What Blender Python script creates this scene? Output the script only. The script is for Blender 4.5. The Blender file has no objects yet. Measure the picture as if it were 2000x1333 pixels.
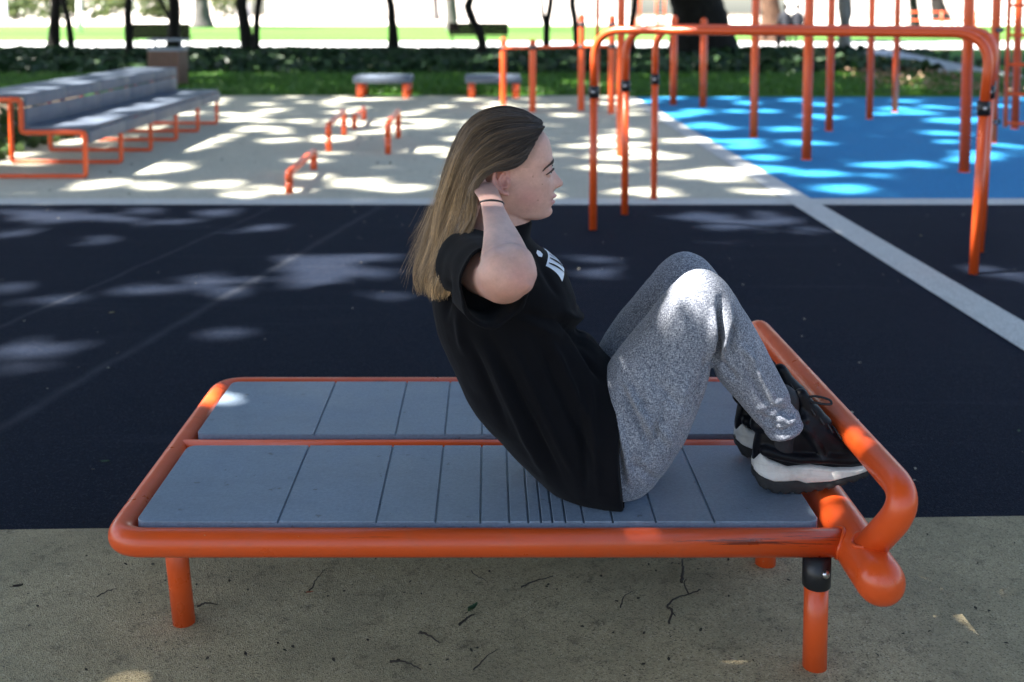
import bpy, bmesh, math, random
import numpy as np
from mathutils import Vector, Matrix, noise
from mathutils.bvhtree import BVHTree

random.seed(7)
RNG = np.random.default_rng(11)
SC = bpy.context.scene
COL = SC.collection
R = math.radians

# ------------------------------------------------------------------ camera model
F, H, PITCH = 2150.0, 1.34, R(4.0)          # focal length in photo pixels, eye height, pitch
PX0, PY0 = 955.0, 175.0                     # where the optical axis meets the photo
CP, SP = math.cos(PITCH), math.sin(PITCH)

def ray(px, py):
    dx, du = (px - PX0) / F, (PY0 - py) / F
    return np.array([dx, CP + du * SP, -SP + du * CP])

def G(px, py, Z=0.0):
    d = ray(px, py)
    return np.array([0, 0, H]) + d * ((Z - H) / d[2])

def V(px, py, Y):
    d = ray(px, py)
    return np.array([0, 0, H]) + d * (Y / d[1])

def P(p):
    x, y, z = p[0], p[1], p[2] - H
    d = y * CP - z * SP
    u = y * SP + z * CP
    return PX0 + F * x / d, PY0 - F * u / d

# ------------------------------------------------------------------ object helpers
ORG = {}

def tag(o, label=None, cat=None, group=None, kind=None):
    if label: o['label'] = label
    if cat: o['category'] = cat
    if group: o['group'] = group
    if kind: o['kind'] = kind
    return o

def thing(name, label, cat, loc=(0, 0, 0), group=None):
    o = bpy.data.objects.new(name, None)
    o.empty_display_size = 0.1
    COL.objects.link(o)
    o.location = loc
    ORG[o] = np.array(loc, float)
    return tag(o, label, cat, group)

def link_mesh(name, me, parent=None, org=None):
    o = bpy.data.objects.new(name, me)
    COL.objects.link(o)
    if parent is not None:
        o.parent = parent
        ORG[o] = ORG[parent]
    else:
        ORG[o] = np.array(org if org is not None else (0, 0, 0), float)
        o.location = ORG[o]
    return o

def make_mesh(name, verts, faces, m=None, smooth=True):
    me = bpy.data.meshes.new(name)
    me.from_pydata([tuple(v) for v in verts], [], [tuple(f) for f in faces])
    if m is not None: me.materials.append(m)
    if smooth:
        me.shade_smooth()
    me.update()
    return me

def obj(name, vf, m, parent=None, org=None, smooth=True, auto=None):
    """world-space verts/faces -> one mesh object, origin at its thing's base"""
    verts, faces = vf
    verts = np.asarray(verts, float)
    o0 = ORG[parent] if parent is not None else np.array(org if org is not None else (0, 0, 0), float)
    me = make_mesh(name, verts - o0, faces, m, smooth)
    if auto is not None:
        bm = bmesh.new(); bm.from_mesh(me)
        for e in bm.edges:
            if len(e.link_faces) == 2 and e.calc_face_angle(0) > R(auto): e.smooth = False
        bm.to_mesh(me); bm.free()
    return link_mesh(name, me, parent, org)

def join(*parts):
    vs, fs, n = [], [], 0
    for v, f in parts:
        vs.extend([tuple(p) for p in v])
        fs.extend([tuple(i + n for i in q) for q in f])
        n += len(v)
    return vs, fs

# ------------------------------------------------------------------ shapes
def box(c, s, rz=0.0, bevel=0.0, rx=0.0, ry=0.0):
    bm = bmesh.new()
    bmesh.ops.create_cube(bm, size=1.0)
    bmesh.ops.scale(bm, vec=s, verts=bm.verts)
    if bevel:
        bmesh.ops.bevel(bm, geom=list(bm.edges), offset=bevel, segments=2, profile=.6, affect='EDGES')
    M = Matrix.Translation(c) @ Matrix.Rotation(rz, 4, 'Z') @ Matrix.Rotation(ry, 4, 'Y') @ Matrix.Rotation(rx, 4, 'X')
    bmesh.ops.transform(bm, matrix=M, verts=bm.verts)
    bm.verts.ensure_lookup_table()
    v = [tuple(p.co) for p in bm.verts]
    f = [tuple(p.index for p in q.verts) for q in bm.faces]
    bm.free()
    return v, f

def fillet(pts, rad, n=8):
    pts = [np.array(p, float) for p in pts]
    out = [pts[0]]
    for i in range(1, len(pts) - 1):
        a, b, c = pts[i - 1], pts[i], pts[i + 1]
        r = rad[i] if isinstance(rad, (list, tuple)) else rad
        u, w = a - b, c - b
        lu, lw = np.linalg.norm(u), np.linalg.norm(w)
        u, w = u / lu, w / lw
        ang = math.acos(max(-1, min(1, float(u @ w))))
        if r <= 0 or ang > 3.13:
            out.append(b); continue
        t = min(r / math.tan(ang / 2), lu * .49, lw * .49)
        p0, p1 = b + u * t, b + w * t
        for k in range(n + 1):
            s = k / n
            out.append((1 - s) ** 2 * p0 + 2 * s * (1 - s) * b * 1.0 + s * s * p1)
    out.append(pts[-1])
    return out

def frames(pts):
    pts = [np.array(p, float) for p in pts]
    n = len(pts)
    tan = []
    for i in range(n):
        d = pts[min(i + 1, n - 1)] - pts[max(i - 1, 0)]
        tan.append(d / (np.linalg.norm(d) + 1e-12))
    ref = np.array([0, 0, 1.0]) if abs(tan[0][2]) < .9 else np.array([1.0, 0, 0])
    u = np.cross(ref, tan[0]); u /= np.linalg.norm(u)
    res = []
    for t in tan:
        u = u - t * (u @ t); u /= np.linalg.norm(u)
        res.append((u.copy(), np.cross(t, u)))
    return pts, tan, res

def tube(path, r, seg=20, caps='flat', closed=False, jag=None):
    """round tube along a path; r a number or one per point; caps flat / round"""
    path = [np.array(p, float) for p in path]
    rr = list(r) if hasattr(r, '__len__') else [r] * len(path)
    if caps == 'round' and not closed:
        t0 = path[0] - path[1]; t0 /= np.linalg.norm(t0)
        t1 = path[-1] - path[-2]; t1 /= np.linalg.norm(t1)
        pre, post, rp, rq = [], [], [], []
        for k in range(6):
            a = math.pi / 2 * (1 - k / 6)
            pre.append(path[0] + t0 * rr[0] * math.sin(a)); rp.append(max(rr[0] * math.cos(a), rr[0] * .02))
        for k in range(1, 7):
            a = math.pi / 2 * k / 6
            post.append(path[-1] + t1 * rr[-1] * math.sin(a)); rq.append(max(rr[-1] * math.cos(a), rr[-1] * .02))
        path, rr = pre + path + post, rp + rr + rq
    pts, tan, fr = frames(path)
    vs, fs = [], []
    n = len(pts)
    for i, (p, (u, w)) in enumerate(zip(pts, fr)):
        for k in range(seg):
            a = 2 * math.pi * k / seg
            q = rr[i] * (1 + (jag(i, a) if jag else 0))
            vs.append(p + u * math.cos(a) * q + w * math.sin(a) * q)
    m = n if closed else n - 1
    for i in range(m):
        j = (i + 1) % n
        for k in range(seg):
            k2 = (k + 1) % seg
            fs.append((i * seg + k, i * seg + k2, j * seg + k2, j * seg + k))
    if not closed:
        fs.append(tuple(range(seg - 1, -1, -1)))
        fs.append(tuple((n - 1) * seg + k for k in range(seg)))
    return vs, fs

def sphere(c, r, seg=20, rings=12, sc=(1, 1, 1)):
    vs, fs = [], []
    c = np.array(c, float)
    vs.append(c + np.array([0, 0, r * sc[2]]))
    for i in range(1, rings):
        a = math.pi * i / rings
        for k in range(seg):
            b = 2 * math.pi * k / seg
            vs.append(c + np.array([r * sc[0] * math.sin(a) * math.cos(b), r * sc[1] * math.sin(a) * math.sin(b), r * sc[2] * math.cos(a)]))
    vs.append(c - np.array([0, 0, r * sc[2]]))
    for k in range(seg):
        fs.append((0, 1 + k, 1 + (k + 1) % seg))
    for i in range(rings - 2):
        for k in range(seg):
            a, b = 1 + i * seg + k, 1 + i * seg + (k + 1) % seg
            fs.append((a, a + seg, b + seg, b))
    e = len(vs) - 1
    for k in range(seg):
        a, b = 1 + (rings - 2) * seg + k, 1 + (rings - 2) * seg + (k + 1) % seg
        fs.append((a, e, b))
    return vs, fs

def catmull(P_, sub):
    P_ = [np.array(p, float) for p in P_]
    out = []
    n = len(P_)
    for i in range(n - 1):
        p0 = P_[max(i - 1, 0)]; p1 = P_[i]; p2 = P_[i + 1]; p3 = P_[min(i + 2, n - 1)]
        for k in range(sub):
            t = k / sub
            out.append(.5 * ((2 * p1) + (-p0 + p2) * t + (2 * p0 - 5 * p1 + 4 * p2 - p3) * t * t + (-p0 + 3 * p1 - 3 * p2 + p3) * t ** 3))
    out.append(P_[-1])
    return out

def loft(secs, n=36, sub=4, ex=2.0):
    """secs: (Lx,Ly,Rx,Ry,Y,b[,bowx,bowy]) traced outline pairs in photo pixels at depth Y, half depth b in metres"""
    rows = []
    for s in secs:
        L, Q = V(s[0], s[1], s[4]), V(s[2], s[3], s[4])
        bow = np.zeros(3)
        if len(s) > 6:
            bow = V(s[0] + s[6], s[1] + s[7], s[4]) - L
        rows.append(np.concatenate([L, Q, [s[5]], bow]))
    rows = catmull(rows, sub)
    vs, fs = [], []
    for r in rows:
        L, Q, b, bow = r[:3], r[3:6], r[6], r[7:10]
        c, e = (L + Q) / 2, (Q - L) / 2
        for k in range(n):
            a = 2 * math.pi * k / n
            ca, sa = math.cos(a), math.sin(a)
            ca2 = math.copysign(abs(ca) ** (2 / ex), ca)
            sa2 = math.copysign(abs(sa) ** (2 / ex), sa)
            vs.append(c + e * ca2 + np.array([0, b * sa2, 0]) + bow * (sa * sa))
    m = len(rows)
    for i in range(m - 1):
        for k in range(n):
            k2 = (k + 1) % n
            fs.append((i * n + k, (i + 1) * n + k, (i + 1) * n + k2, i * n + k2))
    fs.append(tuple(range(n)))
    fs.append(tuple((m - 1) * n + k for k in range(n - 1, -1, -1)))
    return vs, fs

def chain(nodes, seg=18, sub=5):
    """nodes (x,y,z,r): a tapered limb, round ended"""
    rows = catmull([np.array(q, float) for q in nodes], sub)
    return tube([q[:3] for q in rows], [max(q[3], .002) for q in rows], seg, caps='round')

def mirrorY(vf, yc):
    v, f = vf
    return [(p[0], 2 * yc - p[1], p[2]) for p in v], [tuple(reversed(q)) for q in f]

def remesh(parts, voxel, smooth=4, fac=.5):
    v, f = join(*parts)
    me = make_mesh('tmp', v, f)
    bm = bmesh.new(); bm.from_mesh(me)
    bmesh.ops.recalc_face_normals(bm, faces=bm.faces)
    bm.to_mesh(me); bm.free()
    o = bpy.data.objects.new('tmp', me); COL.objects.link(o)
    md = o.modifiers.new('r', 'REMESH'); md.mode = 'VOXEL'; md.voxel_size = voxel; md.use_smooth_shade = True
    if smooth:
        s = o.modifiers.new('s', 'SMOOTH'); s.factor = fac; s.iterations = smooth
    dg = bpy.context.evaluated_depsgraph_get()
    me2 = bpy.data.meshes.new_from_object(o.evaluated_get(dg))
    bpy.data.objects.remove(o); bpy.data.meshes.remove(me)
    n = len(me2.vertices)
    co = np.empty(n * 3); me2.vertices.foreach_get('co', co)
    no = np.empty(n * 3); me2.vertices.foreach_get('normal', no)
    return me2, co.reshape(-1, 3), no.reshape(-1, 3)

def relax(me, co, w, it):
    """smooth a mesh where w (0..1 per vertex) asks for it"""
    e = np.empty(len(me.edges) * 2, np.int32); me.edges.foreach_get('vertices', e); e = e.reshape(-1, 2)
    deg = np.bincount(e.ravel(), minlength=len(co)).astype(float)[:, None] + 1e-9
    for _ in range(it):
        acc = np.zeros_like(co)
        for k in range(3):
            acc[:, k] = np.bincount(e[:, 0], co[e[:, 1], k], len(co)) + np.bincount(e[:, 1], co[e[:, 0], k], len(co))
        co = co + (acc / deg - co) * (.6 * w[:, None])
    return co

def set_co(me, co):
    me.vertices.foreach_set('co', np.ascontiguousarray(co, dtype=np.float32).ravel()); me.update()

def vcol(me, name, rgb):
    a = me.attributes.new(name, 'FLOAT_COLOR', 'POINT')
    q = np.ones((len(rgb), 4), np.float32); q[:, :3] = rgb
    a.data.foreach_set('color', q.ravel())

def quads(C, U, W, name, m, parent=None, org=None):
    """many small leaf faces at once: centres C, half axes U and W; a leaf is a pointed six-sided face folded on its midrib"""
    n = len(C)
    o0 = ORG[parent] if parent is not None else np.array(org if org is not None else (0, 0, 0), float)
    N = np.cross(U, W); N /= (np.linalg.norm(N, axis=1, keepdims=True) + 1e-9)
    sz = np.linalg.norm(W, axis=1, keepdims=True)
    v = np.stack([C - U, C - U * .25 + W + N * sz * .25, C + U * .45 + W * .75 + N * sz * .2, C + U, C + U * .45 - W * .75 + N * sz * .2, C - U * .25 - W + N * sz * .25], 1).reshape(-1, 3) - o0
    me = bpy.data.meshes.new(name)
    me.vertices.add(n * 6); me.vertices.foreach_set('co', np.ascontiguousarray(v, np.float32).ravel())
    b = np.arange(n)[:, None] * 6
    fi = np.concatenate([b + np.array([0, 1, 2, 3]), b + np.array([0, 3, 4, 5])], 1).reshape(-1)
    me.loops.add(n * 8); me.loops.foreach_set('vertex_index', fi.astype(np.int32))
    me.polygons.add(n * 2); me.polygons.foreach_set('loop_start', (np.arange(n * 2) * 4).astype(np.int32))
    me.update(calc_edges=True); me.validate()
    me.materials.append(m)
    return link_mesh(name, me, parent, org)

def rand_axes(n, size, normal=None, spread=1.0, aspect=.55):
    """random leaf half axes; with a normal the leaves face it loosely"""
    N = RNG.normal(size=(n, 3)) * spread
    if normal is not None: N = N + np.array(normal)
    N /= np.linalg.norm(N, axis=1, keepdims=True)
    A = RNG.normal(size=(n, 3))
    U = np.cross(N, A); U /= np.linalg.norm(U, axis=1, keepdims=True)
    W = np.cross(N, U)
    s = np.asarray(size).reshape(-1, 1) * np.ones((n, 1))
    return U * s, W * s * aspect

# ------------------------------------------------------------------ materials
class NT:
    def __init__(s, name):
        s.m = bpy.data.materials.new(name); s.m.use_nodes = True
        s.t = s.m.node_tree; s.b = s.t.nodes['Principled BSDF']; s.out = s.t.nodes['Material Output']
        s.co = None
    def n(s, typ, **k):
        q = s.t.nodes.new(typ)
        for a, b in k.items():
            if a.startswith('i_'): q.inputs[a[2:].replace('_', ' ')].default_value = b
            else: setattr(q, a, b)
        return q
    def l(s, a, b): s.t.links.new(a, b)
    def obj(s):
        if s.co is None: s.co = s.n('ShaderNodeTexCoord').outputs['Object']
        return s.co
    def noise(s, scale, detail=4, rough=.55, vec=None, dist=0):
        q = s.n('ShaderNodeTexNoise'); q.inputs['Scale'].default_value = scale
        q.inputs['Detail'].default_value = detail; q.inputs['Roughness'].default_value = rough
        q.inputs['Distortion'].default_value = dist
        s.l(vec or s.obj(), q.inputs['Vector']); return q.outputs['Fac']
    def voro(s, scale, out='Distance', vec=None, feat='F1'):
        q = s.n('ShaderNodeTexVoronoi'); q.feature = feat; q.inputs['Scale'].default_value = scale
        s.l(vec or s.obj(), q.inputs['Vector']); return q.outputs[out]
    def map(s, scale=(1, 1, 1), rot=(0, 0, 0), loc=(0, 0, 0)):
        q = s.n('ShaderNodeMapping'); q.inputs['Scale'].default_value = scale
        q.inputs['Rotation'].default_value = rot; q.inputs['Location'].default_value = loc
        s.l(s.obj(), q.inputs['Vector']); return q.outputs['Vector']
    def ramp(s, fac, stops, interp='LINEAR'):
        q = s.n('ShaderNodeValToRGB'); q.color_ramp.interpolation = interp
        e = q.color_ramp.elements
        while len(e) < len(stops): e.new(.5)
        for k, (p, c) in enumerate(stops):
            e[k].position = p
            e[k].color = (c, c, c, 1) if not hasattr(c, '__len__') else (*c, 1)
        s.l(fac, q.inputs['Fac']); return q.outputs['Color']
    def mix(s, fac, a, b, mode='MIX'):
        q = s.n('ShaderNodeMix'); q.data_type = 'RGBA'; q.blend_type = mode
        for sock, v in ((q.inputs['Factor'], fac), (q.inputs[6], a), (q.inputs[7], b)):
            if hasattr(v, 'links') or hasattr(v, 'is_linked'): s.l(v, sock)
            elif hasattr(v, '__len__'): sock.default_value = (*v, 1)
            else: sock.default_value = v
        return q.outputs[2]
    def math(s, op, a, b=0.0):
        q = s.n('ShaderNodeMath'); q.operation = op
        for k, v in enumerate((a, b)):
            if hasattr(v, 'is_linked'): s.l(v, q.inputs[k])
            else: q.inputs[k].default_value = v
        return q.outputs[0]
    def bump(s, h, strength=.3, dist=.01):
        q = s.n('ShaderNodeBump'); q.inputs['Strength'].default_value = strength; q.inputs['Distance'].default_value = dist
        s.l(h, q.inputs['Height']); s.l(q.outputs['Normal'], s.b.inputs['Normal'])
    def col(s, c):
        if hasattr(c, 'is_linked'): s.l(c, s.b.inputs['Base Color'])
        else: s.b.inputs['Base Color'].default_value = (*c, 1)
    def rough(s, r):
        if hasattr(r, 'is_linked'): s.l(r, s.b.inputs['Roughness'])
        else: s.b.inputs['Roughness'].default_value = r
    def spec(s, v): s.b.inputs['Specular IOR Level'].default_value = v

def var_mat(name, c, rough=.5, var=.15, scale=6, bump=0, bscale=60, spec=.5, coat=0, metal=0):
    t = NT(name)
    c = np.array(c)
    t.col(t.mix(t.noise(scale, 5), tuple(c * (1 - var)), tuple(np.minimum(c * (1 + var), 1))))
    t.rough(t.ramp(t.noise(scale * 2.3, 4), [(.3, max(rough - .08, .03)), (.7, min(rough + .1, 1))]))
    if bump: t.bump(t.noise(bscale, 4), bump, .004)
    t.spec(spec)
    t.b.inputs['Coat Weight'].default_value = coat; t.b.inputs['Coat Roughness'].default_value = .15
    t.b.inputs['Metallic'].default_value = metal
    return t.m

def orange_mat(name, worn=False, c=(.78, .098, .016)):
    t = NT(name); c = np.array(c)
    base = t.mix(t.noise(5, 5), tuple(c * .88), tuple(np.minimum(c * 1.06, 1)))
    if worn:
        # dark scuffs along the tube and little chips
        sc = t.noise(1, 6, .7, t.map((2.2, 60, 60)))
        m1 = t.ramp(sc, [(.60, 0), (.64, 1)])
        area = t.ramp(t.noise(1.7, 2), [(.43, 0), (.55, 1)])
        base = t.mix(t.math('MULTIPLY', t.math('MULTIPLY', m1, area), .75), base, (.05, .018, .012))
        dust = t.ramp(t.noise(23, 6, .7), [(.5, 0), (.8, .25)])
        base = t.mix(dust, base, (.42, .12, .06))
    chips = t.ramp(t.noise(90, 3, .6), [(.74, 0), (.77, .7)])
    base = t.mix(chips, base, (.7, .35, .22))
    t.col(base)
    t.rough(t.ramp(t.noise(17, 5), [(.3, .26), (.75, .5)]))
    t.bump(t.noise(120, 3), .06, .002)
    t.b.inputs['Coat Weight'].default_value = .25; t.b.inputs['Coat Roughness'].default_value = .22
    t.spec(.45)
    return t.m

def rubber_mat(name, c, dark, light, grain=230, stain=.35, stain_c=None, spec=.25, extra=None):
    """poured rubber granules: coloured grains, worn and dusty in patches"""
    t = NT(name); c = np.array(c)
    g = t.voro(grain, 'Color')
    gs = t.n('ShaderNodeSeparateColor'); t.l(g, gs.inputs[0])
    grain_c = t.ramp(gs.outputs[0], [(0, tuple(dark)), (.18, tuple(c * .8)), (.5, tuple(c)), (.85, tuple(c * 1.15)), (1, tuple(light))])
    big = t.ramp(t.noise(.9, 6, .62), [(.35, 0), (.7, 1)])
    big2 = t.ramp(t.noise(5.5, 6, .65), [(.42, 0), (.72, 1)])
    sc = tuple(stain_c if stain_c is not None else c * .5)
    col = t.mix(t.math('MULTIPLY', big, stain), grain_c, sc)
    col = t.mix(t.math('MULTIPLY', big2, stain * .6), col, sc)
    if extra: col = extra(t, col)
    t.col(col); t.rough(.82); t.spec(spec)
    pit = t.voro(grain, 'Distance')
    t.bump(pit, .55, .004)
    return t.m

M = {}
M['orange'] = orange_mat('orange_paint')
M['orange_worn'] = orange_mat('orange_paint_worn', True)
M['black_clamp'] = var_mat('black_plastic', (.012, .013, .016), .38, .2, 20)
M['bolt'] = var_mat('steel_bolt', (.6, .6, .62), .3, .1, 40, metal=1)
# ------------------------------------------------------------------ light, sky, camera
SUN_EL = R(54)
SUN_AZ = np.array([-.97, -.24]); SUN_AZ /= np.linalg.norm(SUN_AZ)
SUN = np.array([SUN_AZ[0] * math.cos(SUN_EL), SUN_AZ[1] * math.cos(SUN_EL), math.sin(SUN_EL)])   # towards the sun

w = bpy.data.worlds.new('World'); SC.world = w; w.use_nodes = True
nt = w.node_tree; bg = nt.nodes['Background']
sky = nt.nodes.new('ShaderNodeTexSky'); sky.sky_type = 'NISHITA'; sky.sun_disc = False
sky.sun_elevation = SUN_EL; sky.sun_rotation = math.atan2(SUN_AZ[0], SUN_AZ[1])
sky.air_density = 1.0; sky.dust_density = 1.6; sky.ozone_density = 1.2
nt.links.new(sky.outputs['Color'], bg.inputs['Color']); bg.inputs['Strength'].default_value = .055

ld = bpy.data.lights.new('sun', 'SUN'); ld.energy = 5.0; ld.angle = R(.55); ld.color = (1, .955, .88)
lo = bpy.data.objects.new('sun', ld); COL.objects.link(lo)
lo.rotation_euler = Vector(-SUN).to_track_quat('-Z', 'Y').to_euler()
lo.location = (-20, -5, 25)

cd = bpy.data.cameras.new('camera'); co_ = bpy.data.objects.new('camera', cd); COL.objects.link(co_)
co_.location = (0, 0, H); co_.rotation_euler = (math.pi / 2 - PITCH, 0, 0)
cd.sensor_width = 36; cd.lens = F / 2000 * 36
cd.shift_x = (1000 - PX0) / 2000; cd.shift_y = -(666.5 - PY0) / 2000
cd.clip_start = .05; cd.clip_end = 2000
cd.dof.use_dof = True; cd.dof.focus_distance = 2.36; cd.dof.aperture_fstop = 3.0; cd.dof.aperture_blades = 7
SC.camera = co_
SC.view_settings.view_transform = 'Standard'; SC.view_settings.look = 'None'
SC.view_settings.exposure = 2.75; SC.view_settings.gamma = 1
SC.cycles.use_denoising = True
SC.cycles.max_bounces = 8; SC.cycles.diffuse_bounces = 4; SC.cycles.transparent_max_bounces = 8
SC.cycles.sample_clamp_indirect = 6

# ------------------------------------------------------------------ ground surfaces
def sheet(name, pts, z, m, kind='structure', lab=None):
    v = [(p[0], p[1], z) for p in pts]
    o = obj(name, (v, [tuple(range(len(v)))]), m, smooth=False)
    o['kind'] = kind
    return o

def navy_extra(t, col):
    # tyre and shoe scuffs dragged across, dusty haze in patches
    d = t.noise(1, 6, .7, t.map((.5, 7, 1), (0, 0, R(33))))
    m1 = t.ramp(d, [(.56, 0), (.75, .3)])
    col = t.mix(m1, col, (.05, .058, .08))
    dust = t.ramp(t.noise(38, 5, .75), [(.6, 0), (.72, .35)])
    col = t.mix(dust, col, (.06, .065, .08))
    # the seam between two pours of rubber
    for (a, b, wd) in ((G(0, 835), G(735, 408), .02), (G(0, 640), G(500, 420), .012)):
        dx, dy = b[0] - a[0], b[1] - a[1]; L = math.hypot(dx, dy)
        s = t.n('ShaderNodeSeparateXYZ'); t.l(t.obj(), s.inputs[0])
        e = t.math('ADD', t.math('MULTIPLY', s.outputs[0], dy / L), t.math('MULTIPLY', s.outputs[1], -dx / L))
        e = t.math('ADD', e, -(a[0] * dy - a[1] * dx) / L)
        e = t.math('ADD', e, t.math('MULTIPLY', t.math('SUBTRACT', t.noise(3, 4), .5), .05))
        k = t.ramp(t.math('ABSOLUTE', e), [(0, .35), (wd * 2, 0)])
        col = t.mix(t.math('MULTIPLY', k, t.noise(7, 4)), col, (.13, .14, .16))
    return col

def beige_near_extra(t, col):
    d = t.ramp(t.noise(2.2, 6, .7), [(.45, 0), (.66, .5)])
    col = t.mix(d, col, (.17, .155, .10))
    d2 = t.ramp(t.noise(14, 6, .75), [(.55, 0), (.68, .55)])
    return t.mix(d2, col, (.06, .055, .04))

def wear_extra(t, col):
    d = t.ramp(t.noise(9, 6, .75), [(.55, 0), (.75, .25)])
    return t.mix(d, col, tuple(np.array((.25, .24, .2))))

M['beige'] = rubber_mat('beige_rubber', (.47, .46, .37), (.28, .27, .21), (.6, .58, .48), 150, .18, (.33, .32, .26))
M['beige_near'] = rubber_mat('beige_rubber_dirty', (.48, .395, .235), (.14, .115, .07), (.62, .53, .36), 330, .4, (.29, .24, .15), .2, beige_near_extra)
M['navy'] = rubber_mat('navy_rubber', (.0052, .0100, .0225), (.003, .004, .009), (.036, .042, .056), 260, .4, (.0125, .016, .027), .07, navy_extra)
M['blue'] = rubber_mat('blue_rubber', (.014, .20, .43), (.006, .12, .28), (.06, .30, .54), 150, .2, (.03, .17, .34))
M['white_rubber'] = rubber_mat('white_rubber', (.56, .57, .54), (.35, .35, .33), (.7, .7, .68), 200, .3, (.4, .4, .37), .25, wear_extra)
M['soil'] = rubber_mat('soil', (.12, .085, .055), (.04, .03, .02), (.25, .19, .13), 60, .5, (.06, .05, .03))
M['sand'] = var_mat('pale_plaza', (.66, .6, .54), .9, .12, .3)
M['paving'] = var_mat('path_paving', (.5, .5, .5), .85, .15, 1.5)
def grass_mat(name, c1, c2):
    t = NT(name)
    a = t.noise(.7, 6, .7); b = t.noise(9, 5, .7)
    st = t.ramp(t.noise(1, 3, .6, t.map((.03, .16, 1))), [(.4, 0), (.6, 1)])  # long bands of tone stand in for tree shade across the grass
    t.col(t.mix(t.math('ADD', t.math('MULTIPLY', st, .5), t.math('ADD', t.math('MULTIPLY', a, .3), t.math('MULTIPLY', b, .2))), c1, c2))
    t.rough(.9); t.spec(.15); t.bump(t.noise(60, 4, .7), .8, .03)
    return t.m
M['lawn'] = grass_mat('lawn_grass', (.03, .10, .010), (.09, .22, .025))
M['lawn_far'] = grass_mat('lawn_grass_far', (.03, .095, .018), (.12, .235, .045))

e0, e1 = G(0, 1035), G(2000, 1008)
sl = (e1[1] - e0[1]) / (e1[0] - e0[0])
ye = lambda x: e0[1] + (x - e0[0]) * sl
Y2, Y3 = G(500, 400)[1], G(500, 388)[1]
YB, YU = G(500, 187)[1], G(1600, 190)[1]
XW0, XW1 = G(1552, 402)[0] - .005, G(1824, 528)[0]
XL, XR = -12.0, 14.0
XBL = -4.75
sheet('ground', [(-900, -300), (900, -300), (900, 1600), (-900, 1600)], -.016, M['soil'])
sheet('beige_ground', [(XL, -6), (XR, -6), (XR, ye(XR)), (XL, ye(XL))], 0, M['beige_near'])
sheet('navy_ground', [(XL, ye(XL)), (XR, ye(XR)), (XR, Y2), (XL, Y2)], 0, M['navy'])
sheet('white_edge_strip', [(XBL, Y2), (XR, Y2), (XR, Y3), (XBL, Y3)], 0, M['white_rubber'])
sheet('beige_court', [(XBL, Y3), (XW0, Y3), (XW0, YB), (XBL, YB)], 0, M['beige'])
sheet('blue_court', [(XW1, Y3), (XR, Y3), (XR, YU), (XW1, YU)], 0, M['blue'])
sheet('white_line_marking', [(XW0, ye(XW0)), (XW1, ye(XW1)), (XW1, YU), (XW0, YU)], .004, M['white_rubber'])

YI0, YI1 = G(600, 149)[1], G(600, 96)[1]         # ivy bed
YP0, YP1 = G(600, 95)[1], G(600, 81)[1]          # path behind it
YL1 = G(600, 50)[1]                              # far lawn ends
sheet('lawn_strip', [(-40, YB + .02), (30, YU + .02), (30, YI0 + .6), (-40, YI0 + .6)], -.006, M['lawn'])
sheet('lawn_side', [(-40, Y2 + .2), (XBL - .02, Y2 + .2), (XBL - .02, YB + .02), (-40, YB + .02)], -.006, M['soil'])
sheet('paved_path', [(-60, YP0), (60, YP0), (60, YP1), (-60, YP1)], -.006, M['paving'])
sheet('far_lawn', [(-120, YP1 + .05), (60, YP1 + .05), (60, YL1), (-120, YL1 * .93)], -.006, M['lawn_far'])
sheet('pale_plaza', [(-300, YL1 + .2), (300, YL1 + .2), (300, 420), (-300, 420)], -.006, M['sand'])
pp = [G(*q) for q in ((1640, 98), (1745, 98), (1850, 120), (2040, 156), (2400, 225), (2400, 262), (2040, 184), (1860, 151), (1710, 121))]
sheet('side_path', pp, -.002, M['paving'])
gg = [G(*q) for q in ((1755, 98), (2300, 92), (2300, 200), (2045, 155), (1852, 119))]
sheet('side_lawn', gg, -.004, M['lawn'])

# ------------------------------------------------------------------ orange gym equipment
def round_top(c, r, z): return tube([(c[0], c[1], -.02), (c[0], c[1], z)], r, 20, 'round')

def post(px, py, w, top, lab, tiltx=0.0, name='climbing_post', group='tall orange posts of the climbing frame'):
    g = G(px, py)
    t = thing(name, lab, 'post', (g[0], g[1], 0), group)
    p0, p1 = np.array([g[0], g[1], -.02]), np.array([g[0] + tiltx * top, g[1], top])
    obj('pole', tube([p0, p1], w / 2, 22, 'flat'), M['orange'], t)
    obj('end_cap', sphere(p1, w / 2 * .985, 22, 10, (1, 1, .45)), M['orange'], t)
    obj('foot_ring', tube([p0, p0 + np.array([0, 0, .026])], w / 2 + .004, 22), M['orange'], t)
    return t

post(1472, 269, .086, 2.6, 'tall orange post on the blue surface, first one right of the massive dark trunk', name='climbing_post')
post(1575, 312, .089, 2.6, 'thick tall orange post in the middle of the blue surface, forward of its neighbours')
post(1619, 256, .086, 2.6, 'tall orange post just right of and behind the thick middle post on the blue surface')
post(1698, 233, .084, 2.6, 'tall orange post before the leaf litter, second from the back of its row')
post(1748, 219, .084, 2.6, 'slimmest and rearmost tall orange post on the blue surface, beside the leaf litter bank')
post(1883, 336, .089, 2.7, 'tall orange post on blue ground just left of the right parallel bar legs')
post(1938, 279, .089, 2.7, 'tall orange post carrying the black clamps of the wall ladder')
post(1982, 252, .086, 2.7, 'tall orange post seen behind the rungs of the wall ladder')
post(1211, 306, .072, 2.7, 'tall orange post on the beige surface behind the left ends of the parallel bars')
post(1166, 206, .062, 2.6, 'thin tall orange post far back, rising above the left end of the front parallel bar')
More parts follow.
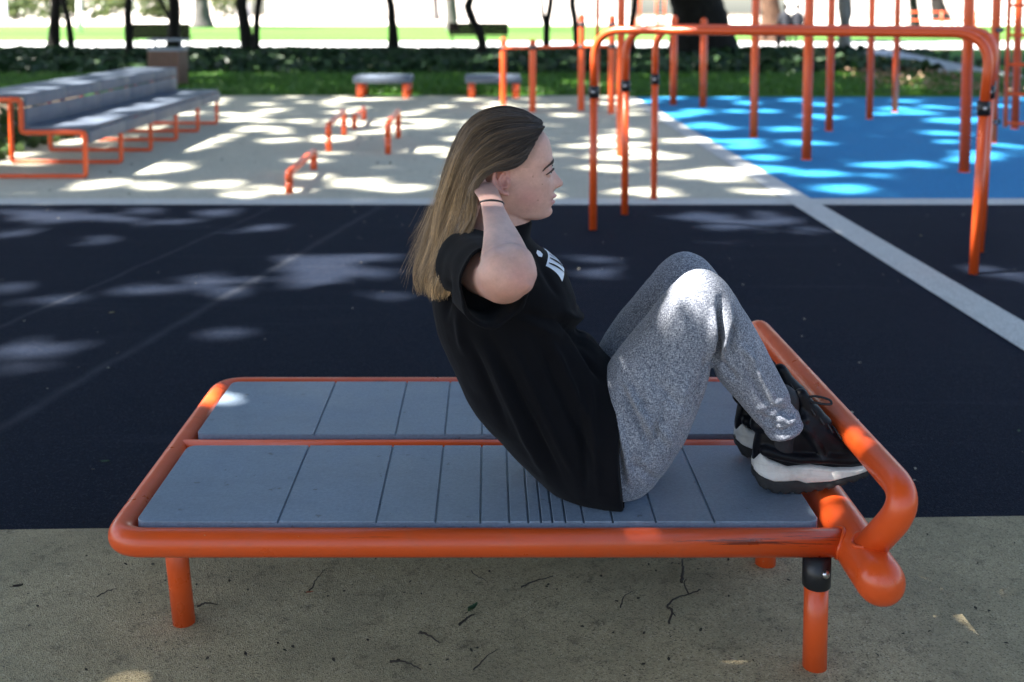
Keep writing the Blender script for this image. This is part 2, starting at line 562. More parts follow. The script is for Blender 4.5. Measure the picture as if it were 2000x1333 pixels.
# the two short round-topped ones
for (px, py, ytop, lab) in ((1315, 205, 30, 'short round topped orange post at the far blue edge, left of its twin'),
                            (1373, 210, 35, 'short round topped orange post standing before the big dark trunk, right of its twin')):
    g = G(px, py); t = thing('bollard_post', lab, 'post', (g[0], g[1], 0), 'short round topped orange posts')
    z = V(px, ytop, g[1])[2]
    obj('pole', tube([(g[0], g[1], -.02), (g[0], g[1], z - .05)], .05, 20), M['orange'], t)
    obj('end_cap', sphere((g[0], g[1], z - .052), .0495, 20, 10), M['orange'], t)

# --- parallel bars
A, D_ = G(1158, 449), G(1901, 535)
B_, C_ = G(1220, 419), G(1277, 389)
off1, off2 = B_ - A, C_ - A
ZB = V(1500, 62, (A[1] + D_[1]) / 2)[2]
def clamp(c, r, parent, h=.075, bolt_dir=(-.25, -1, 0)):
    c = np.array(c)
    cl = obj('clamp', tube([c - [0, 0, h / 2], c - [0, 0, h / 2 - .004], c + [0, 0, h / 2 - .004], c + [0, 0, h / 2]], [r, r + .008, r + .008, r], 22), M['black_clamp'], parent)
    b = np.array(bolt_dir, float); b /= np.linalg.norm(b)
    p = c + b * (r + .006)
    obj('bolt', tube([p, p + b * .006, p + b * .008], [.0095, .0095, .005], 10), M['bolt'], cl)
    return cl
labs = ['front orange parallel bar, nearest of the three, its right foot on the navy surface',
        'middle orange parallel bar of the three, seen just behind the front one',
        'rear orange parallel bar, farthest of the three, left leg on the beige surface']
for k, (o_, cy) in enumerate(((np.zeros(3), (180, 212)), (off1, (168, 180)), (off2, (155, 170)))):
    a, d = A + o_, D_ + o_
    t = thing('parallel_bar', labs[k], 'exercise bar', (a[0], a[1], 0), 'orange parallel bars')
    za, zd = V(1160, cy[0], a[1])[2], V(1910, cy[1], d[1])[2]
    lean = np.array([.018, 0, 0])
    top = fillet([a + [0, 0, za], a + [0, 0, ZB], d + lean * 3 + [0, 0, ZB], d + lean * 1.5 + [0, 0, zd]], .24, 14)
    obj('bar', tube(top, .0245, 22), M['orange'], t)
    obj('leg', tube([a - [0, 0, .02], a + [0, 0, za]], .0243, 22), M['orange'], t)
    obj('leg', tube([d - [0, 0, .02], d + lean * 1.5 + [0, 0, zd]], .0243, 22), M['orange'], t)
    clamp(a + [0, 0, za], .0245, t); clamp(d + lean * 1.5 + [0, 0, zd], .0245, t)

# --- low rail between four posts
t = None
q4 = [G(983, 207), G(1040, 219), G(1135, 216), G(1194, 222)]
tops = [79, 83, 34, 36]
t = thing('push_up_rail', 'orange rail joining two low and two taller posts behind the head of the woman', 'exercise bar', (q4[0][0], q4[0][1], 0))
for p, ty in zip(q4, tops):
    z = V(1000, ty, p[1])[2]
    obj('post', tube([p - [0, 0, .02], p + [0, 0, z]], .046, 20, 'round'), M['orange'], t)
zr = [V(1000, 94, q4[0][1])[2], V(1000, 93, q4[1][1])[2], V(1000, 91, q4[2][1])[2], V(1000, 91, q4[3][1])[2]]
for i in range(3):
    obj('rail', tube([q4[i] + [0, 0, zr[i]], q4[i + 1] + [0, 0, zr[i + 1]]], .021, 16), M['orange'], t)
for i in range(4):
    clamp(q4[i] + [0, 0, zr[i]], .046, t, .06)
for i, cy in ((2, 48), (3, 50)):
    clamp(q4[i] + [0, 0, V(1000, cy, q4[i][1])[2]], .046, t, .06)

# --- wall ladder at the right edge
la = G(1938, 279) + np.array([.1, -.06, 0]); lb = la + np.array([1.25, -.95, 0])
t = thing('wall_ladder', 'orange ladder of horizontal rungs between two uprights at the right edge', 'ladder', (la[0], la[1], 0))
for p in (la, lb): obj('side_rail', tube([p + [0, 0, .17], p + [0, 0, 2.5]], .022, 16), M['orange'], t)
for k in range(8): obj('rung', tube([la + [0, 0, .21 + .3 * k], lb + [0, 0, .21 + .3 * k]], .0165, 14), M['orange'], t)
pc = G(1938, 279)
for z in (.22, 1.16): clamp(pc + np.array([.02, -.01, z]), .045, t, .05)

# --- low push-up hoops
hoops = [((565, 378), (613, 331), 338, 'low orange push up hoop closest to the navy surface, standing alone'),
         ((642, 297), (672, 265), 244, 'taller orange push up hoop in the beige court, left of the other tall one'),
         ((692, 252), (711, 234), 228, 'lowest looking rearmost orange push up hoop on the beige court'),
         ((758, 301), (778, 270), 241, 'taller orange push up hoop closest to the head of the woman')]
for (n_, f_, ty, lab) in hoops:
    a, b = G(*n_), G(*f_)
    z = V(n_[0], ty, a[1])[2]
    t = thing('push_up_hoop', lab, 'exercise bar', tuple(a), 'low orange push up hoops')
    pts = fillet([a + [0, 0, z * .55], a + [0, 0, z], b + [0, 0, z], b + [0, 0, z * .55]], .1, 10)
    obj('bar', tube(pts, .03, 18), M['orange'], t)
    obj('leg', tube([a - [0, 0, .01], a + [0, 0, z * .55]], .0298, 18), M['orange'], t)
    obj('leg', tube([b - [0, 0, .01], b + [0, 0, z * .55]], .0298, 18), M['orange'], t)

# ------------------------------------------------------------------ benches behind
def slate_mat(name, c, rough=.42, grain=True):
    t = NT(name); c = np.array(c)
    cl = t.mix(t.noise(2.6, 6, .65), tuple(c * .78), tuple(c * 1.16))
    sp = t.ramp(t.noise(120, 4, .7), [(.35, .85), (.65, 1.1)])
    cl = t.mix(1.0, cl, sp, 'MULTIPLY')
    sm = t.ramp(t.noise(5, 6, .75, t.map((1, 1.8, 1))), [(.48, 0), (.75, .45)])
    cl = t.mix(sm, cl, tuple(c * .6))
    st = t.ramp(t.noise(30, 4, .65), [(.66, 0), (.70, .6)])
    cl = t.mix(st, cl, (.05, .05, .055))
    t.col(cl)
    t.rough(t.ramp(t.noise(5, 5), [(.3, rough - .06), (.7, rough + .14)])); t.spec(.5)
    if grain: t.bump(t.noise(260, 3, .6), .35, .0025)
    return t.m
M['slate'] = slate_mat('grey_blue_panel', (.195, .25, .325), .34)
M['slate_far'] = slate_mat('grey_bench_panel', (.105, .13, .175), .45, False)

yb0, yb1 = G(165, 348)[1], G(427, 243)[1]
xf, xm, xr = -3.27, -3.78, -4.24
z1, z2 = .40, .665
t = thing('tiered_bench', 'long grey two tier bench on orange hoop frames along the left side', 'bench', (xf, yb0, 0))
nseg = 5; sg = (yb1 - yb0) / nseg
for k in range(nseg + 1):
    y = yb0 + k * sg
    loop = fillet([(xf - .2, y, .012), (xf, y, .012), (xf, y, z1 - .03), (xm, y, z1 - .03), (xm, y, z2 - .03), (xr, y, z2 - .03), (xr, y, .012), (xf - .2, y, .012)], .035, 5)[:-1]
    obj('frame', tube(loop, .021, 12, closed=True), M['orange'], t)
def slabs(name, cx, cz, sx, sz):
    parts = [box((cx, yb0 + (k + .5) * sg, cz), (sx, sg - .004, sz), bevel=.005) for k in range(nseg)]
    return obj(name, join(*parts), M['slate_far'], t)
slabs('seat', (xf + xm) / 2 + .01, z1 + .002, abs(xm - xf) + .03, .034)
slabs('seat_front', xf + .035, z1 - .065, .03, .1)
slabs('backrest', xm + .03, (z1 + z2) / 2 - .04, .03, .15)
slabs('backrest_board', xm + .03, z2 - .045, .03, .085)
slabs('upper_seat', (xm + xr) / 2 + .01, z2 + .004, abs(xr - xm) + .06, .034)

for (x0, x1, lab) in ((690, 803, 'small grey topped bench with orange legs by the lawn, left of its twin'),
                      (908, 1018, 'small grey topped bench with orange legs half hidden behind the low orange posts')):
    g0, g1 = G(x0 + 13, 192), G(x1 - 10, 192)
    t = thing('low_bench', lab, 'bench', (g0[0], g0[1], 0), 'small benches by the lawn')
    xa, xb = V(x0, 150, g0[1])[0], V(x1, 150, g0[1])[0]
    zt = V(800, 149, g0[1])[2]
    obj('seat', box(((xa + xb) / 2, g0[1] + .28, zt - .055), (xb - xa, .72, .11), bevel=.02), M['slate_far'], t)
    for gx in (g0[0], g1[0]):
        for dy in (0, .56):
            obj('leg', tube([(gx, g0[1] + dy, -.01), (gx, g0[1] + dy, zt - .1)], .058, 18), M['orange'], t)

# --- litter bin
M['wood'] = var_mat('brown_slats', (.13, .065, .045), .6, .3, 9, .2)
M['grey_metal'] = var_mat('grey_metal', (.22, .25, .3), .4, .1, 9)
M['dark_wood'] = var_mat('dark_slats', (.0045, .004, .0042), .9, .3, 9, spec=.02)
yb = 19.6; c = V(329, 140, yb)
t = thing('litter_bin', 'brown slatted litter bin with a flat grey roof behind the long bench', 'bin', (c[0], yb, 0))
zt = V(329, 97, yb)[2]; zl = V(329, 78, yb)[2]
wb = V(359, 97, yb)[0] - V(298, 97, yb)[0]
obj('body', join(*[box((c[0] - wb / 2 + (k + .5) * wb / 7, yb + s * (wb / 2), zt / 2), (wb / 7 - .012, .03, zt - .04), bevel=.004) for k in range(7) for s in (-1, 1)],
                 *[box((c[0] + s * (wb / 2 - .02), yb - wb / 2 + (k + .5) * wb / 7, zt / 2), (.03, wb / 7 - .012, zt - .04), bevel=.004) for k in range(7) for s in (-1, 1)]), M['wood'], t)
obj('rim', box((c[0], yb, zt), (wb + .02, wb + .02, .05), bevel=.01), M['grey_metal'], t)
for sx in (-1, 1): obj('roof_support', box((c[0] + sx * wb * .42, yb, (zt + zl) / 2), (.03, .05, zl - zt)), M['grey_metal'], t)
obj('roof', box((c[0], yb, zl), (wb * 1.12, wb * 1.0, .035), bevel=.01), M['grey_metal'], t)

# --- dark park benches behind the ivy, seen from the back
for (x0, x1, ytop, ybot, yfoot, lab) in ((252, 371, 46, 76, 95, 'dark slatted park bench seen from behind near the litter bin'),
                                          (876, 993, 45, 69, 96, 'dark slatted park bench seen from behind, partly hidden by a crooked trunk')):
    g0, g1 = G(x0, yfoot), G(x1, yfoot)
    y = g0[1]
    t = thing('park_bench', lab, 'bench', (g0[0], y, 0), 'dark park benches facing the lawn')
    za, zb = V(500, ytop, y)[2], V(500, ybot, y)[2]
    wdt, cx = g1[0] - g0[0], (g0[0] + g1[0]) / 2
    n = 4; hs = (za - zb) / n
    obj('backrest', join(*[box((cx, y + .03 + .012 * k, zb + (k + .5) * hs), (wdt, .03, hs - .003), bevel=.003) for k in range(n)]), M['dark_wood'], t)
    obj('seat', join(*[box((cx, y + .1 + .1 * k, .44), (wdt, .085, .035), bevel=.006) for k in range(5)]), M['dark_wood'], t)
    for s in (.06, .94):
        xx = g0[0] + wdt * s
        obj('leg', join(box((xx, y + .05, .44), (.05, .05, .88)), box((xx, y + .5, .2), (.05, .05, .42)), box((xx, y + .28, .41), (.05, .45, .04))), M['dark_wood'], t)
# ------------------------------------------------------------------ vegetation
def leaf_mat(name, c1, c2, trans=.35):
    t = NT(name)
    q = t.n('ShaderNodeNewGeometry')
    c = t.mix(q.outputs['Random Per Island'], c1, c2)
    t.t.nodes.remove(t.b)
    d = t.n('ShaderNodeBsdfDiffuse'); tr = t.n('ShaderNodeBsdfTranslucent'); g = t.n('ShaderNodeBsdfGlossy'); g.inputs['Roughness'].default_value = .45
    a = t.n('ShaderNodeMixShader'); a.inputs[0].default_value = trans
    b = t.n('ShaderNodeMixShader'); b.inputs[0].default_value = .04
    t.l(c, d.inputs[0]); t.l(c, tr.inputs[0])
    t.l(d.outputs[0], a.inputs[1]); t.l(tr.outputs[0], a.inputs[2])
    t.l(a.outputs[0], b.inputs[1]); t.l(g.outputs[0], b.inputs[2]); t.l(b.outputs[0], t.out.inputs['Surface'])
    return t.m
M['leaf'] = leaf_mat('tree_leaves', (.03, .065, .016), (.07, .13, .03))
M['leaf_dark'] = leaf_mat('ivy_leaves', (.006, .022, .008), (.04, .085, .028), .15)
M['leaf_far'] = leaf_mat('far_leaves', (.045, .085, .03), (.16, .2, .07))
M['litter'] = leaf_mat('dry_leaves', (.16, .09, .05), (.38, .25, .17), .1)
def bark_mat(name, c, sc=9):
    t = NT(name); c = np.array(c)
    v = t.noise(sc, 6, .7, t.map((1, 1, .25)))
    t.col(t.ramp(v, [(.3, tuple(c * .35)), (.55, tuple(c)), (.8, tuple(c * 1.7))]))
    t.rough(.9); t.spec(.2); t.bump(v, .9, .03)
    return t.m
M['bark'] = bark_mat('dark_bark', (.016, .015, .013))
M['bark_brown'] = bark_mat('brown_bark', (.10, .055, .035))
M['bark_pale'] = bark_mat('pale_bark', (.30, .29, .27), 5)
M['bark_grey'] = bark_mat('grey_bark', (.12, .11, .105), 5)

def crown_mesh(n, rx, ry, rz, size, m, seed, name='crown'):
    rng = np.random.default_rng(seed)
    k = 16
    cc = rng.normal(size=(k, 3)); cc /= np.linalg.norm(cc, axis=1, keepdims=True); cc *= rng.uniform(.35, .85, (k, 1))
    idx = rng.integers(0, k, n)
    p = cc[idx] + rng.normal(size=(n, 3)) * .2
    C = p * [rx, ry, rz]
    U, W = rand_axes(n, size * rng.uniform(.6, 1.3, n), (0, 0, .6))
    o = quads(C, U, W, name, m)
    me = o.data; bpy.data.objects.remove(o)
    return me
CROWNS = [crown_mesh(1500, 2.6, 2.6, 2.0, .21, M['leaf'], s) for s in (1, 2, 3)]

def jagf(seed, amp):
    rng = np.random.default_rng(seed); ph = rng.uniform(0, 6.3, 4)
    return lambda i, a: amp * (math.sin(2 * a + ph[0] + i * .31) * .5 + math.sin(3 * a + ph[1] - i * .7) * .35 + math.sin(5 * a + ph[2] + i * 1.3) * .25)

def tree(lab, pts, base_py, w0, bark='bark', forks=(), hgt=6.5, cr=1.0, group='trees beyond the exercise area', seed=1, Y=None, flare=1.5):
    """pts: centre line of the trunk in photo pixels from the foot up, standing at the depth where base_py meets the ground"""
    g = G(pts[0][0], base_py); Y = Y or g[1]
    t = thing('tree', lab, 'tree', (g[0], g[1], 0), group)
    ppm = F / Y
    path = [np.array([g[0], Y, -.05])] + [V(x, y, Y) for x, y in pts[1:]]
    rng = np.random.default_rng(seed)
    d = path[-1] - path[-2]; d /= np.linalg.norm(d)
    d = d * .5 + np.array([0, 0, .5]); top = path[-1]
    while top[2] < hgt:
        top = top + d * .9 + rng.normal(size=3) * [.12, .12, 0]; path.append(top)
    pp = catmull(path, 5)
    L = len(pp); r0 = w0 * (1.65 if w0 < 20 else 1.3) / 2 / ppm
    rad = []
    for i, p in enumerate(pp):
        h = p[2]
        rad.append(r0 * (1 + (flare - 1) * math.exp(-max(h, 0) / (.9 * r0 + .18))) * (1 - .55 * min(max(h / hgt, 0), 1)))
    parts = [tube(pp, rad, 16, jag=jagf(seed, .09))]
    for (i0, fp, fw) in forks:
        st = V(*i0, Y); q = [st] + [V(x, y, Y) for x, y in fp]
        dd = q[-1] - q[-2]; dd /= np.linalg.norm(dd); e = q[-1]
        while e[2] < hgt * .8:
            e = e + dd * .8 + np.array([0, 0, .15]); q.append(e)
        qq = catmull(q, 4)
        parts.append(tube(qq, [fw / 2 / ppm * (1 - .6 * k / len(qq)) for k in range(len(qq))], 12, jag=jagf(seed + 5, .08)))
    cz = hgt + .6
    for k in range(5):
        a = k * 1.26 + seed; e = np.array([math.cos(a) * 1.5 * cr, math.sin(a) * 1.5 * cr, 1.0])
        b = pp[int(L * .8)]
        parts.append(tube(catmull([b, b + e * .5 + [0, 0, .2], b + e + [0, 0, .5]], 4), [r0 * .35 * (1 - .08 * j) for j in range(9)], 8))
    obj('trunk', join(*parts), M[bark], t)
    c = link_mesh('crown', CROWNS[seed % 3], t)
    c.location = (pp[-1][0] - g[0], pp[-1][1] - g[1], cz)
    c.scale = (cr, cr, cr * .9); c.rotation_euler = (0, 0, seed * 1.7)
    return t

tree('dark trunk at far left leaning right, thicker of the left pair', [(104, 103), (106, 60), (110, 0)], 103, 13, seed=1)
tree('thin dark leaning trunk just right of the thicker one in the left pair', [(140, 106), (137, 66), (131, 32), (123, 0)], 106, 8, seed=2)
tree('slender dark trunk standing alone in the ivy left of the litter bin', [(256, 127), (252, 80), (250, 40), (252, 0)], 127, 10, seed=3, flare=1.3)
tree('forked dark trunk rising behind the litter bin', [(339, 98), (340, 60), (341, 30), (340, 0)], 98, 15, forks=[((339, 52), [(326, 25), (312, 0)], 10)], seed=4)
tree('broad brown trunk on the far lawn behind the litter bin', [(396, 54), (395, 25), (393, 0)], 54, 24, 'bark_grey', seed=5, hgt=9, cr=1.8)
tree('dark trunk left of the close pair joined near the ground', [(489, 124), (482, 80), (476, 40), (472, 0)], 124, 15, seed=6)
tree('thin dark trunk right of the close pair joined near the ground', [(499, 127), (500, 95), (501, 55), (503, 20), (506, 0)], 127, 9, seed=7)
tree('straight dark trunk behind the left small bench, wide at its foot', [(768, 109), (768, 70), (766, 40), (761, 0)], 109, 11, seed=8, flare=2.0)
tree('crooked dark trunk crossing the dark park bench', [(941, 121), (942, 92), (936, 62), (923, 40), (914, 12), (918, 0)], 121, 11, seed=9)
tree('smooth grey trunk behind the park bench', [(883, 60), (882, 30), (880, 0)], 60, 15, 'bark_grey', seed=10, hgt=9, cr=1.6, flare=1.15)
tree('small grey trunk far off left of the smooth grey one', [(852, 33), (851, 15), (850, 0)], 40, 8, 'bark_grey', seed=11, hgt=9, cr=2.0)
tree('dark forked trunk with a pale limb between the low orange posts', [(1067, 103), (1067, 70), (1070, 40), (1076, 0)], 103, 8, forks=[((1066, 60), [(1060, 25), (1058, 0)], 8)], seed=12)
tree('thin dark trunk left of the taller orange rail post', [(1128, 110), (1126, 70), (1122, 35), (1118, 0)], 110, 9, seed=13)
tree('thin crooked dark trunk between the orange posts', [(1237, 122), (1235, 85), (1233, 50), (1238, 22), (1241, 0)], 122, 8, seed=14)
tree('massive old dark trunk behind the short orange posts', [(1372, 113), (1370, 70), (1364, 30), (1360, 0)], 113, 84, seed=15, hgt=8, cr=2.2, flare=1.35)
tree('reddish brown trunk right of the massive old one', [(1508, 82), (1506, 40), (1503, 0)], 82, 30, 'bark_brown', seed=16, hgt=8, cr=1.6)
tree('pale forked trunk standing where the side path begins', [(1648, 112), (1649, 80), (1651, 50), (1648, 25), (1647, 0)], 112, 14, 'bark_pale', forks=[((1650, 62), [(1660, 30), (1660, 0)], 9)], seed=17, flare=1.5)
tree('straight dark trunk on the far side of the path', [(1788, 57), (1786, 25), (1783, 0)], 57, 11, seed=18, hgt=9, cr=1.8)
tree('far leaning dark trunk before the orange fence', [(1839, 33), (1833, 15), (1830, 0)], 40, 17, seed=19, hgt=10, cr=2.2)

# --- ivy bed, grass, leaf litter
def inside(poly, x, y):
    n = len(poly); c = np.zeros(len(x), bool); j = n - 1
    for i in range(n):
        xi, yi, xj, yj = poly[i][0], poly[i][1], poly[j][0], poly[j][1]
        k = ((yi > y) != (yj > y)) & (x < (xj - xi) * (y - yi) / (yj - yi + 1e-12) + xi)
        c ^= k; j = i
    return c
n = 34000
x = RNG.uniform(-17, 18, n); y = RNG.uniform(YI0, YI1 - 1.0, n)
bad = inside(pp, x, y) | inside(gg, x, y)
x, y = x[~bad], y[~bad]; n = len(x)
hump = np.array([noise.noise((a * .45, b * .45, 0)) for a, b in zip(x, y)])
z = (RNG.uniform(.02, .16, n) + np.clip(hump + .25, 0, 1) * .3 * RNG.uniform(.3, 1, n)) * np.clip((YI1 + .5 - y) / 9, .12, 1)
U, W_ = rand_axes(n, RNG.uniform(.07, .15, n), (0, -.5, .8), .8, .75)
quads(np.stack([x, y, z], 1), U, W_, 'ivy', M['leaf_dark'])['kind'] = 'stuff'
# ivy ground tone below the leaves is the soil; low bushes by the left bench
n = 2500
x = RNG.uniform(-7.5, -4.45, n); y = RNG.uniform(8.4, 12.5, n)
z = RNG.uniform(.02, .5, n) * np.clip((-4.3 - x) / 1.2, .15, 1)
U, W_ = rand_axes(n, RNG.uniform(.03, .07, n), (.5, -.5, .8), .8, .7)
quads(np.stack([x, y, z], 1), U, W_, 'ground_cover', M['leaf'])['kind'] = 'stuff'
# lawn blades
n = 30000
x = RNG.uniform(-11, 10.5, n); y = RNG.uniform(YB + .05, YI0 + .4, n)
U = np.stack([RNG.normal(0, .02, n), RNG.normal(0, .02, n), RNG.uniform(.03, .07, n)], 1)
W_ = np.stack([RNG.uniform(.008, .014, n), RNG.normal(0, .004, n), np.zeros(n)], 1)
M['blade'] = leaf_mat('grass_blades', (.03, .10, .010), (.09, .21, .02), .3)
quads(np.stack([x, y, U[:, 2] * .9], 1), U, W_, 'grass', M['blade'])['kind'] = 'stuff'
# dry leaves on the bank to the right
n = 4200
bank = [G(*q) for q in ((1640, 150), (1660, 112), (1850, 152), (2040, 186), (2040, 200), (1700, 182))]
bx = [b[0] for b in bank]; by = [b[1] for b in bank]
x = RNG.uniform(min(bx), max(bx), n); y = RNG.uniform(min(by), max(by), n)
k = inside(bank, x, y); x, y = x[k], y[k]; n = len(x)
U, W_ = rand_axes(n, RNG.uniform(.025, .055, n), (0, 0, 1), .35, .6)
quads(np.stack([x, y, RNG.uniform(.03, .20, n)], 1), U, W_, 'leaf_litter', M['litter'])['kind'] = 'stuff'

# --- far things: planting, posts, fences, buildings, people
def hedge(lab, px0, px1, py_base, top_m, dep, nn, size, mk='leaf_far', seed=0, name='shrub'):
    a, b = G(px0, py_base), G(px1, py_base)
    c = (a + b) / 2; rx = (b[0] - a[0]) / 2
    t = thing(name, lab, 'shrub', tuple(c), 'shrubs and trees beyond the plaza')
    me = crown_mesh(nn, rx * 1.1, dep, top_m * .55, size, M[mk], 40 + seed, 'foliage')
    o = link_mesh('foliage', me, t); o.location = (0, 0, top_m * .5)
    for dx in (-.5, 0, .45):
        obj('stem', tube(catmull([c + [dx * rx, 0, -.05], c + [dx * rx * 1.1, .1, top_m * .35], c + [dx * rx * 1.3, 0, top_m * .7]], 3), [.12, .11, .1, .09, .08, .07, .05], 8), M['bark'], t)
for i, a in enumerate([('loose pale green shrub at the left edge of the plaza', -60, 70, 41, 6, 3, 1500, .42),
                       ('grey green shrub behind the left pair of trunks', 55, 175, 40, 7, 3, 1500, .42),
                       ('yellow green shrub right of the white lamp post', 165, 262, 40, 6, 3, 1300, .42),
                       ('dark shrub between the slender trunk and the forked trunk', 255, 345, 38, 7, 3, 1300, .42),
                       ('dull green shrub behind the broad brown trunk', 400, 480, 37, 7, 3, 1100, .42),
                       ('sparse bush far off beside the dark trunk', 616, 668, 27, 5, 3, 350, .45)]):
    hedge(*a, seed=i)
M['white_paint'] = var_mat('white_paint', (.8, .8, .8), .5, .05, 4)
M['brick'] = var_mat('pale_render', (.72, .68, .64), .9, .08, .2)
M['window'] = var_mat('window_glass', (.12, .15, .18), .12, .2, .3)
M['dark_cloth'] = var_mat('dark_clothes', (.02, .022, .03), .9, .3, 8)
M['far_skin'] = var_mat('far_skin', (.45, .28, .2), .6, .1, 8)
for i, (px, py, w_, lab) in enumerate(((10, 48, 11, 'white lamp post at the far left edge'), (156, 62, 11, 'white lamp post between the left pair of trunks and the slender trunk'), (263, 36, 7, 'white lamp post farther back beside the slender trunk'))):
    g = G(px, py); t = thing('lamp_post', lab, 'lamp post', tuple(g), 'white lamp posts on the plaza')
    r = w_ / 2 * g[1] / F
    obj('pole', tube([g, g + [0, 0, 1.0], g + [0, 0, 1.05], g + [0, 0, 5.2]], [r * 1.15, r * 1.15, r * .9, r * .7], 14), M['white_paint'], t)
    obj('lamp_head', tube([g + [0, 0, 5.2], g + [0, 0, 5.25], g + [0, 0, 5.55], g + [0, 0, 5.65]], [r, .25, .3, .1], 16), M['white_paint'], t)
# low dark rail along the plaza
a, b = G(560, 39), G(1245, 39); a[1] = b[1] = a[1]
t = thing('low_fence', 'low dark rail running along the edge of the plaza', 'fence', tuple(a))
z = V(1000, 34.5, a[1])[2]
obj('rail', tube([a + [0, 0, z], b + [0, 0, z]], .07, 8), M['dark_wood'], t)
for k in range(15):
    p = a + (b - a) * (k / 14); obj('post', tube([p, p + [0, 0, z]], .05, 8), M['dark_wood'], t)
# orange fences and play towers
def rail_fence(lab, x0, x1, py, tops, npost, r, m='orange'):
    a, b = G(x0, py), G(x1, py)
    t = thing('play_fence', lab, 'fence', tuple(a), 'orange fences of the far playground')
    zt = [V(x0, q, a[1])[2] for q in tops]
    for q in zt: obj('rail', tube([a + [0, 0, q], b + [0, 0, q]], r, 8), M[m], t)
    for k in range(npost):
        p = a + (b - a) * (k / (npost - 1)); obj('post', tube([p, p + [0, 0, max(zt) + .08]], r * 1.3, 10), M[m], t)
rail_fence('orange rail fence beyond the far side of the path', 1738, 1905, 62, (24, 40), 6, .055)
rail_fence('low orange rail fence left of the massive trunk', 1238, 1312, 60, (44, 54), 4, .06)
rail_fence('lower orange rail fence close to the blue play surface at right', 1815, 1990, 58, (42,), 5, .05)
for (x0, x1, py, lab) in ((1241, 1250, 58, 'slim far orange play ladder beside the crooked trunk'), (1282, 1298, 55, 'far orange play tower with dark rungs left of the massive trunk')):
    a, b = G(x0, py), G(x1, py)
    t = thing('play_tower', lab, 'climbing frame', tuple(a), 'far orange play towers')
    for p in (a, b): obj('post', tube([p, p + [0, 0, 3.2]], .09, 12), M['orange'], t)
    for k in range(9): obj('rung', tube([a + [0, 0, .35 + .33 * k], b + [0, 0, .35 + .33 * k]], .045, 8), M['dark_wood' if 'dark' in lab else 'orange'], t)
# pale buildings across the plaza
def building(lab, x0, x1, Y, h, dep):
    xa, xb = V(x0, 20, Y)[0], V(x1, 20, Y)[0]
    t = thing('building', lab, 'building', ((xa + xb) / 2, Y, 0), 'pale buildings across the plaza')
    c = (xa + xb) / 2
    obj('wall', box((c, Y + dep / 2, h / 2), (xb - xa, dep, h)), M['brick'], t, smooth=False)
    obj('roof', box((c, Y + dep / 2, h + .2), (xb - xa + .8, dep + .8, .4)), M['grey_metal'], t, smooth=False)
    nw = max(3, int((xb - xa) / 5))
    for f in range(1):
        for k in range(nw):
            x = xa + (k + .5) * (xb - xa) / nw
            wf = obj('window', join(box((x - .7, Y - .03, 6.4 + f * 3.4), (.12, .1, 1.7)), box((x + .7, Y - .03, 6.4 + f * 3.4), (.12, .1, 1.7)), box((x, Y - .03, 7.3 + f * 3.4), (1.52, .1, .12)), box((x, Y - .03, 5.5 + f * 3.4), (1.52, .14, .12))), M['white_paint'], t, smooth=False)
            obj('pane', box((x, Y - .01, 6.4 + f * 3.4), (1.28, .06, 1.66)), M['window'], wf, smooth=False)
building('long pale rendered building across the plaza, widest of all', 520, 1230, 300, 11, 14)
building('pale building at the right beyond the orange fence', 1560, 2150, 320, 9, 14)
building('pale building behind the shrubs at the left', -150, 470, 330, 10, 14)

# --- two people sitting with their backs turned, far off
def far_person(px, lab, lean):
    Y = 44.0; c = V(px, 40, Y); x = c[0]; zs = .45
    t = thing('person', lab, 'person', (x, Y, 0), 'people sitting by the plaza')
    hz = V(px, 14, Y)[2]
    body = [chain([(x, Y, zs + .08, .17), (x + lean * .5, Y + .02, zs + .35, .16), (x + lean, Y + .02, hz - .30, .17), (x + lean, Y, hz - .19, .07), (x + lean, Y, hz - .1, .06)]),
            sphere((x + lean, Y + .01, hz), .1, 16, 10, (.85, 1, 1.2))]
    legs = []
    for s in (-1, 1):
        body.append(chain([(x + lean + s * .15, Y, hz - .3, .075), (x + lean + s * .24, Y + .03, hz - .55, .055), (x + s * .18, Y + .28, zs + .15, .042), (x + s * .1, Y + .36, zs + .14, .04)]))
        legs.append(chain([(x + s * .09, Y + .02, zs + .1, .1), (x + s * .11, Y + .45, zs + .06, .075), (x + s * .11, Y + .5, .25, .055), (x + s * .11, Y + .5, .08, .045), (x + s * .11, Y + .62, .04, .04)]))
    me, co, no = remesh(body + legs, .02, 3)
    set_co(me, co - ORG[t]); me.materials.append(M['dark_cloth']); link_mesh('body', me, t)
    hair = sphere((x + lean, Y - .02, hz + .02), .115, 14, 9, (.9, 1, 1.15)); obj('hair', hair, M['bark'], t)
far_person(1536, 'dark clothed person sitting far off, left of two, leaning slightly left', -.05)
far_person(1556, 'dark clothed person sitting far off, right of two, sitting straight', .03)
y = 44.3; xa, xb = V(1512, 40, y)[0], V(1580, 40, y)[0]
t = thing('park_bench', 'far dark bench under the two sitting people', 'bench', (xa, y, 0), 'dark park benches facing the lawn')
obj('seat', box(((xa + xb) / 2, y - .1, .42), (xb - xa, .45, .05), bevel=.01), M['dark_wood'], t)
obj('backrest', join(*[box(((xa + xb) / 2, y - .36, .58 + .13 * k), (xb - xa, .03, .1), bevel=.01) for k in range(3)]), M['dark_wood'], t)
for s in (.1, .9): obj('leg', box((xa + (xb - xa) * s, y - .1, .2), (.06, .4, .4)), M['dark_wood'], t)

